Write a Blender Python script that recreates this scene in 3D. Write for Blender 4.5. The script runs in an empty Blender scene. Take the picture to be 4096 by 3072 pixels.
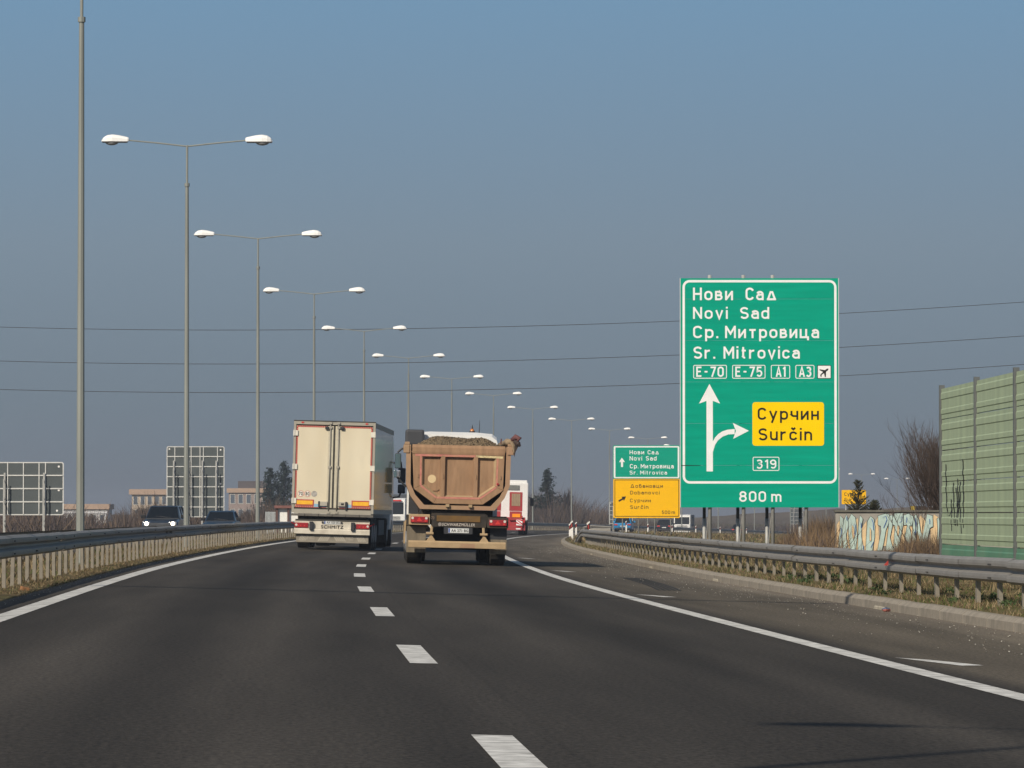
import bpy, bmesh, math, random
import numpy as np
from mathutils import Vector, Matrix

random.seed(7)
rng = np.random.default_rng(7)
SC = bpy.context.scene
COL = SC.collection

# ------------------------------------------------------------------ camera, sky, sun, exposure
H_CAM = 1.15                    # lens height above the carriageway
FPX = 18000.0                   # focal length in pixels of a 4096 wide frame
cam_d = bpy.data.cameras.new("camera")
cam_d.sensor_width = 36.0
cam_d.lens = 36.0 * FPX / 4096.0
cam_d.clip_start = 0.5
cam_d.clip_end = 20000.0
cam = bpy.data.objects.new("camera", cam_d)
COL.objects.link(cam)
cam.location = (0, 0, H_CAM)
cam.rotation_euler = (math.radians(90) + math.atan(524.0 / FPX), 0, 0)
SC.camera = cam

SUN_EL = math.radians(33)
SUN_AZ = math.radians(30)       # sun stands behind the camera, this much to its left
sun_from = Vector((-math.sin(SUN_AZ) * math.cos(SUN_EL), -math.cos(SUN_AZ) * math.cos(SUN_EL), math.sin(SUN_EL)))

world = bpy.data.worlds.new("World")
SC.world = world
world.use_nodes = True
wn = world.node_tree.nodes
wl = world.node_tree.links
wn.clear()
w_out = wn.new("ShaderNodeOutputWorld")
w_bg = wn.new("ShaderNodeBackground")
w_sky = wn.new("ShaderNodeTexSky")
w_sky.sky_type = 'NISHITA'
w_sky.sun_disc = False
w_sky.sun_elevation = SUN_EL
w_sky.sun_rotation = math.pi + SUN_AZ
w_sky.altitude = 80
w_sky.air_density = 1.2
w_sky.dust_density = 3.0
w_sky.ozone_density = 2.0
# a grey-violet smog layer low over the plain, the same all round the horizon
w_tc = wn.new("ShaderNodeTexCoord")
w_sep = wn.new("ShaderNodeSeparateXYZ")
wl.new(w_tc.outputs["Generated"], w_sep.inputs[0])
w_ramp = wn.new("ShaderNodeValToRGB")
wl.new(w_sep.outputs["Z"], w_ramp.inputs[0])
w_mix = wn.new("ShaderNodeMix")
w_mix.data_type = 'RGBA'
w_smog = wn.new("ShaderNodeValToRGB")
wl.new(w_sep.outputs["Z"], w_smog.inputs[0])
def ramp(node, stops):
    el = node.color_ramp.elements
    while len(el) > 1:
        el.remove(el[-1])
    el[0].position, el[0].color = stops[0][0], tuple(stops[0][1]) + (1,)
    for p, c in stops[1:]:
        e = el.new(p)
        e.color = tuple(c) + (1,)
ramp(w_ramp, [(0.0, (1, 1, 1)), (0.13, (1, 1, 1)), (0.5, (0.0, 0.0, 0.0))])
ramp(w_smog, [(0.0, (2.51, 2.93, 3.57)), (0.026, (2.55, 3.29, 3.99)), (0.06, (2.96, 3.96, 4.96)), (0.115, (2.51, 4.44, 6.56)), (0.2, (2.06, 4.24, 7.33))])
wl.new(w_ramp.outputs["Color"], w_mix.inputs["Factor"])
wl.new(w_sky.outputs["Color"], w_mix.inputs["A"])
wl.new(w_smog.outputs["Color"], w_mix.inputs["B"])
wl.new(w_mix.outputs["Result"], w_bg.inputs["Color"])
w_bg.inputs["Strength"].default_value = 0.07
wl.new(w_bg.outputs["Background"], w_out.inputs["Surface"])

sun_d = bpy.data.lights.new("sun", 'SUN')
sun_d.energy = 4.0
sun_d.angle = math.radians(0.53)
sun_d.color = (1.0, 0.905, 0.76)
sun = bpy.data.objects.new("sun", sun_d)
COL.objects.link(sun)
sun.location = (-40, -60, 60)
sun.rotation_euler = sun_from.to_track_quat('Z', 'Y').to_euler()

SC.view_settings.view_transform = 'Standard'
SC.view_settings.look = 'None'
SC.view_settings.exposure = 0.0
SC.view_settings.gamma = 1.0
SC.view_settings.use_curve_mapping = False
SC.render.engine = 'CYCLES'
SC.cycles.use_denoising = True
SC.cycles.max_bounces = 6
SC.cycles.diffuse_bounces = 3
SC.cycles.glossy_bounces = 3
SC.cycles.transparent_max_bounces = 8
SC.cycles.volume_bounces = 0

# ------------------------------------------------------------------ materials
MATS = {}
def mat(name, col, rough=0.7, metal=0.0, var=0.12, scale=6.0, spec=0.3, bump=0.0, bscale=60.0,
        dirt=None, damt=0.4, dscale=2.0, stretch=None, emit=None, coat=0.0, trans=0.0):
    """procedural principled material: base colour with soft noise variation, optional dirt film and fine relief"""
    if name in MATS:
        return MATS[name]
    m = bpy.data.materials.new(name)
    m.use_nodes = True
    n, l = m.node_tree.nodes, m.node_tree.links
    b = n["Principled BSDF"]
    b.inputs["Roughness"].default_value = rough
    b.inputs["Metallic"].default_value = metal
    b.inputs["Specular IOR Level"].default_value = spec
    if coat:
        b.inputs["Coat Weight"].default_value = coat
        b.inputs["Coat Roughness"].default_value = 0.08
    tc = n.new("ShaderNodeTexCoord")
    vec = tc.outputs["Object"]
    if stretch:
        mp = n.new("ShaderNodeMapping")
        mp.inputs["Scale"].default_value = stretch
        l.new(vec, mp.inputs["Vector"])
        vec = mp.outputs["Vector"]
    nz = n.new("ShaderNodeTexNoise")
    nz.inputs["Scale"].default_value = scale
    nz.inputs["Detail"].default_value = 5
    l.new(vec, nz.inputs["Vector"])
    mr = n.new("ShaderNodeMapRange")
    mr.inputs["From Min"].default_value = 0.25
    mr.inputs["From Max"].default_value = 0.75
    mr.inputs["To Min"].default_value = 1 - var
    mr.inputs["To Max"].default_value = 1 + var
    l.new(nz.outputs["Fac"], mr.inputs["Value"])
    mul = n.new("ShaderNodeMix")
    mul.data_type = 'RGBA'
    mul.blend_type = 'MULTIPLY'
    mul.inputs["Factor"].default_value = 1
    mul.inputs["A"].default_value = tuple(col) + (1,)
    cmb = n.new("ShaderNodeCombineColor")
    for i in range(3):
        l.new(mr.outputs["Result"], cmb.inputs[i])
    l.new(cmb.outputs["Color"], mul.inputs["B"])
    res = mul.outputs["Result"]
    if dirt:
        nd = n.new("ShaderNodeTexNoise")
        nd.inputs["Scale"].default_value = dscale
        nd.inputs["Detail"].default_value = 6
        l.new(vec, nd.inputs["Vector"])
        md = n.new("ShaderNodeMapRange")
        md.inputs["From Min"].default_value = 0.38
        md.inputs["From Max"].default_value = 0.72
        md.inputs["To Max"].default_value = damt
        l.new(nd.outputs["Fac"], md.inputs["Value"])
        mx = n.new("ShaderNodeMix")
        mx.data_type = 'RGBA'
        l.new(md.outputs["Result"], mx.inputs["Factor"])
        l.new(res, mx.inputs["A"])
        mx.inputs["B"].default_value = tuple(dirt) + (1,)
        res = mx.outputs["Result"]
    l.new(res, b.inputs["Base Color"])
    if bump:
        nb = n.new("ShaderNodeTexNoise")
        nb.inputs["Scale"].default_value = bscale
        l.new(vec, nb.inputs["Vector"])
        bp = n.new("ShaderNodeBump")
        bp.inputs["Strength"].default_value = bump
        bp.inputs["Distance"].default_value = 0.02
        l.new(nb.outputs["Fac"], bp.inputs["Height"])
        l.new(bp.outputs["Normal"], b.inputs["Normal"])
    if emit:
        b.inputs["Emission Color"].default_value = tuple(emit[0]) + (1,)
        b.inputs["Emission Strength"].default_value = emit[1]
    MATS[name] = m
    return m

# ------------------------------------------------------------------ mesh helpers
class MB:
    def __init__(s):
        s.v, s.f, s.m = [], [], []
    def add(s, verts, faces, m=0):
        o = len(s.v)
        s.v += [tuple(p) for p in verts]
        s.f += [tuple(i + o for i in f) for f in faces]
        s.m += [m] * len(faces)
        return s
    def box(s, x0, x1, y0, y1, z0, z1, m=0):
        vs = [(x, y, z) for x in (x0, x1) for y in (y0, y1) for z in (z0, z1)]
        return s.add(vs, [(0, 1, 3, 2), (4, 6, 7, 5), (0, 4, 5, 1), (2, 3, 7, 6), (0, 2, 6, 4), (1, 5, 7, 3)], m)
    def hexa(s, a, b, m=0):
        """two quads a, b of 4 points joined into a solid"""
        return s.add(list(a) + list(b), [(0, 1, 2, 3), (7, 6, 5, 4), (0, 4, 5, 1), (1, 5, 6, 2), (2, 6, 7, 3), (3, 7, 4, 0)], m)
    def prism(s, poly, y0, y1, m=0, axis='y'):
        """polygon in (x,z) swept along y; axis 'x' takes (y,z) swept along x, 'z' takes (x,y) swept along z"""
        n = len(poly)
        def P(p, t):
            return (p[0], t, p[1]) if axis == 'y' else ((t, p[0], p[1]) if axis == 'x' else (p[0], p[1], t))
        vs = [P(p, y0) for p in poly] + [P(p, y1) for p in poly]
        fs = [tuple(range(n)), tuple(range(2 * n - 1, n - 1, -1))]
        fs += [(i, i + n, (i + 1) % n + n, (i + 1) % n) for i in range(n)]
        return s.add(vs, fs, m)
    def ring(s, outer, inner, y0, y1, m=0):
        """frame between two polygons with the same number of corners, (x,z) swept along y"""
        n = len(outer)
        for i in range(n):
            j = (i + 1) % n
            a = [outer[i], outer[j], inner[j], inner[i]]
            s.prism(a, y0, y1, m)
        return s
    def flat(s, poly, y, m=0):
        return s.add([(p[0], y, p[1]) for p in poly], [tuple(range(len(poly)))], m)
    def flatring(s, outer, inner, y, m=0):
        n = len(outer)
        return s.add([(p[0], y, p[1]) for p in outer] + [(p[0], y, p[1]) for p in inner],
                     [(i, (i + 1) % n, (i + 1) % n + n, i + n) for i in range(n)], m)
    def tube(s, pts, r, n=6, m=0, cap=True):
        pts = [Vector(p) for p in pts]
        k = len(pts)
        rs = r if isinstance(r, (list, tuple)) else [r] * k
        d0 = (pts[1] - pts[0]).normalized()
        up = Vector((0, 0, 1)) if abs(d0.z) < 0.9 else Vector((1, 0, 0))
        a = d0.cross(up).normalized()
        vs = []
        for i in range(k):
            d = (pts[min(i + 1, k - 1)] - pts[max(i - 1, 0)]).normalized()
            a = (a - d * a.dot(d)).normalized()
            b = d.cross(a)
            for j in range(n):
                t = 2 * math.pi * j / n
                vs.append(pts[i] + (a * math.cos(t) + b * math.sin(t)) * rs[i])
        fs = [(i * n + j, i * n + (j + 1) % n, (i + 1) * n + (j + 1) % n, (i + 1) * n + j) for i in range(k - 1) for j in range(n)]
        if cap:
            fs += [tuple(range(n))[::-1], tuple((k - 1) * n + j for j in range(n))]
        return s.add(vs, fs, m)
    def wheel(s, x0, x1, y, z, r, n=20, m=0, ch=0.03):
        """tyre: cylinder along x with chamfered shoulders"""
        prof = [(x0, r - ch * 1.6), (x0 + ch, r), (x1 - ch, r), (x1, r - ch * 1.6)]
        vs = []
        for px, pr in prof:
            for j in range(n):
                t = 2 * math.pi * j / n
                vs.append((px, y + pr * math.cos(t), z + pr * math.sin(t)))
        fs = [(i * n + j, i * n + (j + 1) % n, (i + 1) * n + (j + 1) % n, (i + 1) * n + j) for i in range(3) for j in range(n)]
        fs += [tuple(range(n))[::-1], tuple(3 * n + j for j in range(n))]
        return s.add(vs, fs, m)
    def loft(s, secs, m=0, cap=True):
        n = len(secs[0])
        vs = [p for sec in secs for p in sec]
        fs = [(i * n + j, i * n + (j + 1) % n, (i + 1) * n + (j + 1) % n, (i + 1) * n + j) for i in range(len(secs) - 1) for j in range(n)]
        if cap:
            fs += [tuple(range(n))[::-1], tuple((len(secs) - 1) * n + j for j in range(n))]
        return s.add(vs, fs, m)
    def sphere(s, c, rx, ry, rz, n=10, k=6, m=0, half=False):
        vs, fs = [], []
        lo = 0 if half else -math.pi / 2
        for i in range(k + 1):
            ph = lo + (math.pi / 2 - lo) * i / k
            for j in range(n):
                t = 2 * math.pi * j / n
                vs.append((c[0] + rx * math.cos(ph) * math.cos(t), c[1] + ry * math.cos(ph) * math.sin(t), c[2] + rz * math.sin(ph)))
        fs = [(i * n + j, i * n + (j + 1) % n, (i + 1) * n + (j + 1) % n, (i + 1) * n + j) for i in range(k) for j in range(n)]
        return s.add(vs, fs, m)
    def mesh(s, name, mats, smooth=False, recalc=True, bevel=0.0):
        me = bpy.data.meshes.new(name)
        me.from_pydata(s.v, [], s.f)
        if not isinstance(mats, (list, tuple)):
            mats = [mats]
        for mm in mats:
            me.materials.append(mm)
        if len(mats) > 1:
            me.polygons.foreach_set("material_index", s.m)
        if recalc:
            bm = bmesh.new()
            bm.from_mesh(me)
            bmesh.ops.recalc_face_normals(bm, faces=bm.faces)
            if bevel:
                es = [e for e in bm.edges if len(e.link_faces) == 2 and e.calc_face_angle(0) > 0.5]
                bmesh.ops.bevel(bm, geom=es, offset=bevel, segments=2, profile=0.6, affect='EDGES', clamp_overlap=True)
            bm.to_mesh(me)
            bm.free()
        if smooth:
            me.polygons.foreach_set("use_smooth", [True] * len(me.polygons))
        me.update()
        return me
    def build(s, name, mats, parent=None, loc=(0, 0, 0), rot=(0, 0, 0), smooth=False, recalc=True, bevel=0.0):
        return link(name, s.mesh(name, mats, smooth, recalc, bevel), parent, loc, rot)

def link(name, me, parent=None, loc=(0, 0, 0), rot=(0, 0, 0), scale=None):
    o = bpy.data.objects.new(name, me)
    COL.objects.link(o)
    o.parent = parent
    o.location = loc
    o.rotation_euler = rot
    if scale:
        o.scale = scale
    return o

def tag(o, label=None, cat=None, group=None, kind=None):
    if label: o["label"] = label
    if cat: o["category"] = cat
    if group: o["group"] = group
    if kind: o["kind"] = kind
    return o

def thing(name, label, cat, loc=(0, 0, 0), rot=(0, 0, 0), group=None):
    return tag(link(name, None, None, loc, rot), label, cat, group)

def raw(name, verts, tris, mats, parent=None, mi=None):
    """fast mesh of numpy triangles"""
    me = bpy.data.meshes.new(name)
    verts = np.asarray(verts, dtype=np.float32).reshape(-1, 3)
    tris = np.asarray(tris, dtype=np.int32).reshape(-1, 3)
    me.vertices.add(len(verts))
    me.vertices.foreach_set("co", verts.ravel())
    me.loops.add(tris.size)
    me.loops.foreach_set("vertex_index", tris.ravel())
    me.polygons.add(len(tris))
    me.polygons.foreach_set("loop_start", np.arange(0, tris.size, 3, dtype=np.int32))
    for mm in (mats if isinstance(mats, (list, tuple)) else [mats]):
        me.materials.append(mm)
    if mi is not None:
        me.polygons.foreach_set("material_index", np.asarray(mi, dtype=np.int32))
    me.update(calc_edges=True)
    return link(name, me, parent)

_font = {}
def font_mesh(txt, offset):
    key = (txt, offset)
    if key in _font:
        return _font[key]
    c = bpy.data.curves.new("t", 'FONT')
    c.body = txt
    c.size = 1
    c.resolution_u = 3
    c.offset = offset
    c.space_character = 1.12
    o = bpy.data.objects.new("t", c)
    COL.objects.link(o)
    bpy.context.view_layer.update()
    me = bpy.data.meshes.new_from_object(o.evaluated_get(bpy.context.evaluated_depsgraph_get()))
    co = np.array([v.co[:2] for v in me.vertices])
    fs = [tuple(p.vertices) for p in me.polygons]
    bpy.data.objects.remove(o)
    bpy.data.curves.remove(c)
    bpy.data.meshes.remove(me)
    _font[key] = (co, fs)
    return co, fs

# the motorway alphabet: even strokes, narrow round letters; each glyph is a list of centre lines in units of the cap height
XH, HS = 0.74, 0.0775
def _arc(cx, cz, rx, rz, a0, a1, n=9):
    return [(cx + rx * math.cos(math.radians(a0 + (a1 - a0) * i / n)), cz + rz * math.sin(math.radians(a0 + (a1 - a0) * i / n))) for i in range(n + 1)]
def _pill(x0, x1, z0, z1):
    r, cx = (x1 - x0) / 2, (x0 + x1) / 2
    p = _arc(cx, z1 - r, r, r, 0, 180, 8) + _arc(cx, z0 + r, r, r, 180, 360, 8)
    return p + [p[0]]
def _glyphs():
    h, x = HS, XH
    t, w = x - h, 0.40
    c_open = lambda top, wd: _arc(wd / 2, top - h - wd / 2, wd / 2, wd / 2, 12, 180, 8) + _arc(wd / 2, h + wd / 2, wd / 2, wd / 2, 180, 348, 8)
    arch = lambda x0, x1: _arc((x0 + x1) / 2, t - (x1 - x0) / 2, (x1 - x0) / 2, (x1 - x0) / 2, 180, 0, 8) + [(x1, 0)]
    S = _arc(0.22, 0.715, 0.22, 1 - h - 0.715, 22, 270, 12) + _arc(0.22, 0.285, 0.22, 0.215, 88, -158, 12)[1:]
    g = {
        "H": [[(0, 0), (0, 1)], [(.44, 0), (.44, 1)], [(0, .5), (.44, .5)]],
        "C": [c_open(1, .44)], "S": [S], "N": [[(0, 0), (0, 1)], [(.46, 0), (.46, 1)], [(0, 1 - h * .6), (.46, h * .6)]],
        "M": [[(0, 0), (0, 1)], [(.58, 0), (.58, 1)], [(0, 1 - h * .6), (.29, .36), (.58, 1 - h * .6)]],
        "E": [[(.40, 1 - h), (0, 1 - h), (0, h), (.40, h)], [(0, .52), (.34, .52)]], "-": [[(0, .5), (.26, .5)]],
        "A": [[(0, 0), (.25, 1 - h * .4), (.50, 0)], [(.09, .28), (.41, .28)]],
        "D": [[(0, h), (0, 1 - h), (.18, 1 - h)] + _arc(.20, 1 - h - .24, .24, .24, 90, 0, 6) + _arc(.20, h + .24, .24, .24, 0, -90, 6) + [(0, h)]],
        "0": [_pill(0, .42, h, 1 - h)], "1": [[(0, .76), (.19, 1 - h)], [(.19, 0), (.19, 1)]],
        "3": [_arc(.19, .74, .20, 1 - h - .74, 150, -90, 9) + _arc(.19, .30, .22, .245, 88, -150, 10)],
        "5": [[(.40, 1 - h), (.05, 1 - h), (.03, .52)] + _arc(.20, .335, .21, .258, 128, -150, 11)],
        "7": [[(0, 1 - h), (.42, 1 - h), (.13, 0)]],
        "8": [_pill(.02, .40, .53, 1 - h), _pill(0, .42, h, .53)],
        "9": [_arc(.21, .70, .21, 1 - h - .70, 0, 360, 16), [(.42, .70)] + _arc(.21, .33, .21, .255, 0, -140, 9)],
        "o": [_pill(0, w, h, t)], "v": [[(0, x), (.20, h * .4), (.40, x)]], "i": [[(0, 0), (0, x)], [(0, .87), (0, 1.02)]],
        "a": [_arc(.19, t - .19, .19, .19, 160, 0, 8) + [(.38, 0)], [(.38, .44), (.17, .44)] + _arc(.17, (.44 + h) / 2, .17, (.44 - h) / 2, 90, 270, 8) + [(.38, h + .03)]],
        "d": [_pill(0, .39, h, t), [(.39, 0), (.39, 1)]], "b": [_pill(0, .39, h, t), [(0, 0), (0, 1)]], "p": [_pill(0, .39, h, t), [(0, -.25), (0, x)]],
        ".": [[(0, 0), (0, .16)]], "r": [[(0, 0), (0, x)], _arc(.24, t - .24, .24, .24, 175, 80, 6)],
        "t": [[(.10, .96), (.10, h + .12)] + _arc(.22, h + .12, .12, .12, 180, 275, 5), [(0, t), (.27, t)]],
        "c": [c_open(x, .38)], "č": [c_open(x, .38), [(.07, 1.04), (.19, .90), (.31, 1.04)]],
        "n": [[(0, 0), (0, x)], arch(0, .37)], "m": [[(0, 0), (0, x)], arch(0, .31), arch(.31, .62)],
        "u": [[(0, x), (0, h + .18)] + _arc(.185, h + .185, .185, .185, 180, 360, 8), [(.37, 0), (.37, x)]],
        "и": [[(0, 0), (0, x)], [(.38, 0), (.38, x)], [(0, h * .7), (.38, x - h * .7)]], "н": [[(0, 0), (0, x)], [(.37, 0), (.37, x)], [(0, .37), (.37, .37)]],
        "в": [[(0, 0), (0, x)], [(0, t), (.19, t)] + _arc(.19, (t + .39) / 2, .13, (t - .39) / 2, 90, -90, 7) + [(0, .39)], [(.19, .39)] + _arc(.21, (.39 + h) / 2, .15, (.39 - h) / 2, 90, -90, 7) + [(0, h)]],
        "т": [[(0, t), (.42, t)], [(.21, 0), (.21, t)]], "ц": [[(0, x), (0, h), (.48, h), (.48, -.17)], [(.36, h), (.36, x)]],
        "у": [[(0, x), (.21, .10)], [(.42, x), (.12, -.25)]], "ч": [[(0, x), (0, .46)] + _arc(.16, .46, .16, .15, 180, 270, 5) + [(.37, .31)], [(.37, 0), (.37, x)]],
        "б": [_pill(0, .40, h, t - .03), [(0, .36), (0, .62)] + _arc(.17, .70, .17, .22, 180, 95, 5) + [(.36, .95)]],
        "д": [[(.03, h), (.20, x - .10), (.32, x - .10), (.49, h)], [(-.05, h), (.57, h)]], "Д": [[(.03, h), (.24, 1 - .10), (.36, 1 - .10), (.57, h)], [(-.05, h), (.65, h)]],
    }
    for a, b in (("Н", "H"), ("С", "C"), ("М", "M"), ("о", "o"), ("а", "a"), ("р", "p")):
        g[a] = g[b]
    return g
GLYPH = _glyphs()
def stroke_word(parent, txt, x0, x1, zb, cap, y, material, weight=1.0, name="lettering"):
    hs = HS * weight
    pen, strokes = 0.0, []
    for ch in txt:
        if ch == " ":
            pen += 0.4
            continue
        gl = GLYPH[ch]
        mn, mx = min(p[0] for s in gl for p in s), max(p[0] for s in gl for p in s)
        for k, s in enumerate(gl):
            strokes.append((k, [(p[0] - mn + pen + HS, p[1]) for p in s]))
        pen += mx - mn + 2 * HS + 0.13
    sx = (x1 - x0) / (pen - 0.13)
    mb = MB()
    for k, s in strokes:
        pts = [Vector((x0 + p[0] * sx, zb + p[1] * cap)) for p in s]
        closed = (pts[0] - pts[-1]).length < 1e-6
        n = len(pts)
        L, Rr = [], []
        for i in range(n):
            a = pts[i - 1] if i > 0 else (pts[-2] if closed else None)
            b = pts[i + 1] if i < n - 1 else (pts[1] if closed else None)
            d1 = (pts[i] - a).normalized() if a is not None else (b - pts[i]).normalized()
            d2 = (b - pts[i]).normalized() if b is not None else d1
            nn = Vector((-(d1 + d2).y, (d1 + d2).x))
            nn = nn.normalized() if nn.length > 1e-6 else Vector((-d1.y, d1.x))
            m = hs * cap / max(0.45, nn.dot(Vector((-d1.y, d1.x))))
            L.append(pts[i] + nn * m)
            Rr.append(pts[i] - nn * m)
        yy = y - 0.0012 * k
        mb.add([(p.x, yy, p.y) for p in L + Rr], [(i, i + 1, n + i + 1, n + i) for i in range(n - 1)])
    return mb.build(name, material, parent, recalc=False)

def word(parent, txt, x0, x1, zb, cap, y, material, offset=0.012, slant=0.0, name="lettering"):
    """lettering on a face that looks towards -y: fits txt between x0 and x1, baseline zb, first letter cap tall"""
    mb = MB()
    co, fs = font_mesh(txt, 0.0)
    c1, _ = font_mesh(txt[0], 0.0)
    ref = c1[:, 1].max()
    lo, hi = co[:, 0].min(), co[:, 0].max()
    sx, sz = (x1 - x0) / (hi - lo), cap / ref
    t = offset * cap * 1.6
    for k, (dx, dz) in enumerate(((-t, 0), (t, 0), (0, t), (0, -t)) if offset > 0.008 else ((0, 0),)):
        mb.add([(x0 + dx + (p[0] - lo) * sx + slant * p[1] * sz, y - 0.0012 * k, zb + dz + p[1] * sz) for p in co], fs)
    return mb.build(name, material, parent, recalc=False)

def rrect(x0, x1, z0, z1, r, n=5):
    out = []
    for cx, cz, a0 in ((x1 - r, z1 - r, 0), (x0 + r, z1 - r, 90), (x0 + r, z0 + r, 180), (x1 - r, z0 + r, 270)):
        for i in range(n + 1):
            a = math.radians(a0 + 90 * i / n)
            out.append((cx + r * math.cos(a), cz + r * math.sin(a)))
    return out

def disc(cx, cz, r, n=24):
    return [(cx + r * math.cos(2 * math.pi * i / n), cz + r * math.sin(2 * math.pi * i / n)) for i in range(n)]

# ------------------------------------------------------------------ the road in plan: a long right-hand bend
CROSS = 0.025
def smooth(t):
    t = min(1.0, max(0.0, t))
    return t * t * (3 - 2 * t)
def div_x(Y):
    """plan position of the broken line between the lanes"""
    base = -4.3 + (Y - 177) ** 2 / 5852 if Y <= 1000 else -4.3 + 823 ** 2 / 5852 + (Y - 1000) * 823 / 2926
    return base - 0.55 * math.exp(-((Y - 215) / 80) ** 2) + 0.17 * (1 - smooth((Y - 45) / 50))
def slope(Y):
    return (div_x(Y + 2) - div_x(Y - 2)) / 4
def vp(Y):
    return 0.0 if Y < 200 else (-(Y - 200) ** 2 / 1.2e5 if Y < 1000 else -800 ** 2 / 1.2e5)
def edge_u(Y):
    return 7.15 - 0.25 * smooth((Y - 110) / 150)
def lerp_table(u, tab):
    if u <= tab[0][0]: return tab[0][1]
    for (a, za), (b, zb) in zip(tab, tab[1:]):
        if u <= b:
            return za + (zb - za) * (u - a) / (b - a)
    return tab[-1][1]
def road_z(u, Y):
    return -CROSS * u + vp(Y)
def ground_z(u, Y):
    """height of the ground sheet (verges, median, fields); it stays under the paved strips"""
    e = edge_u(Y)
    near = 1 - smooth((Y - 150) / 60)
    if u >= e:
        d = u - e
        z = lerp_table(d, [(0, -CROSS * e - 0.04), (0.14, -CROSS * e - 0.04), (0.16, -CROSS * e + 0.145), (0.9, -0.02 * (1 - near) + 0.03 * near - 0.06 * (1 - near)),
                           (6, -0.28 + 0.36 * near), (30, -0.5 + 0.5 * near), (120, 0.0)])
        w = 1 - smooth((u - 60) / 120)
    elif u > -4.45:
        z, w = -CROSS * u - 0.05, 1
    else:
        z = lerp_table(-u, [(4.45, 0.06), (4.6, 0.125), (5.2, 0.17), (6.2, 0.22), (7.3, 0.17), (7.75, 0.08), (7.8, 0.02), (16.3, -0.17), (16.5, -0.10),
                            (19, -0.5), (40, -0.9), (120, -0.8)])
        w = 1 - smooth((-u - 18) / 60)
    return z + vp(Y) * w
def opp_z(u, Y):
    return lerp_table(-u, [(7.6, 0.08), (16.4, -0.12)]) + vp(Y)
def PT(u, Y, z=None, dz=0.0):
    s = slope(Y)
    k = 1 / math.sqrt(1 + s * s)
    return Vector((div_x(Y) + u * k, Y - u * s * k, (ground_z(u, Y) if z is None else z) + dz))
def at_px(px, Y):
    """world X of a thing at distance Y that the photo shows in column px of 4096"""
    return (px - 2048) * Y / FPX
def gz_xy(X, Y):
    s = slope(Y)
    return ground_z((X - div_x(Y)) * math.sqrt(1 + s * s), Y)

YS = [-80, -50, -25, -10, 0] + list(np.arange(6, 240, 6.0)) + list(np.arange(240, 1001, 12.0)) + [1050, 1150, 1300, 1600, 2200, 3200, 5000]
def ribbon(name, u0, u1, zf, dz, material, ya=-80, yb=1000, parent=None, nu=1, ufun=None, step=None, kind="structure"):
    ys = [y for y in YS if ya < y < yb] if step is None else list(np.arange(ya + step, yb - step * 0.5, step))
    ys = [ya] + ys + [yb]
    vs, fs, uv = [], [], []
    for y in ys:
        a, b = (u0, u1) if ufun is None else ufun(y)
        for i in range(nu + 1):
            u = a + (b - a) * i / nu
            vs.append(PT(u, y, zf(u, y), dz))
            uv.append((u, y))
    n = nu + 1
    for k in range(len(ys) - 1):
        for i in range(nu):
            fs.append((k * n + i, k * n + i + 1, (k + 1) * n + i + 1, (k + 1) * n + i))
    me = bpy.data.meshes.new(name)
    me.from_pydata(vs, [], fs)
    lay = me.uv_layers.new(name="road")
    for lp in me.loops:
        lay.data[lp.index].uv = uv[lp.vertex_index]
    me.materials.append(material)
    o = link(name, me, parent)
    if parent is None:
        o["kind"] = kind
    return o

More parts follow.
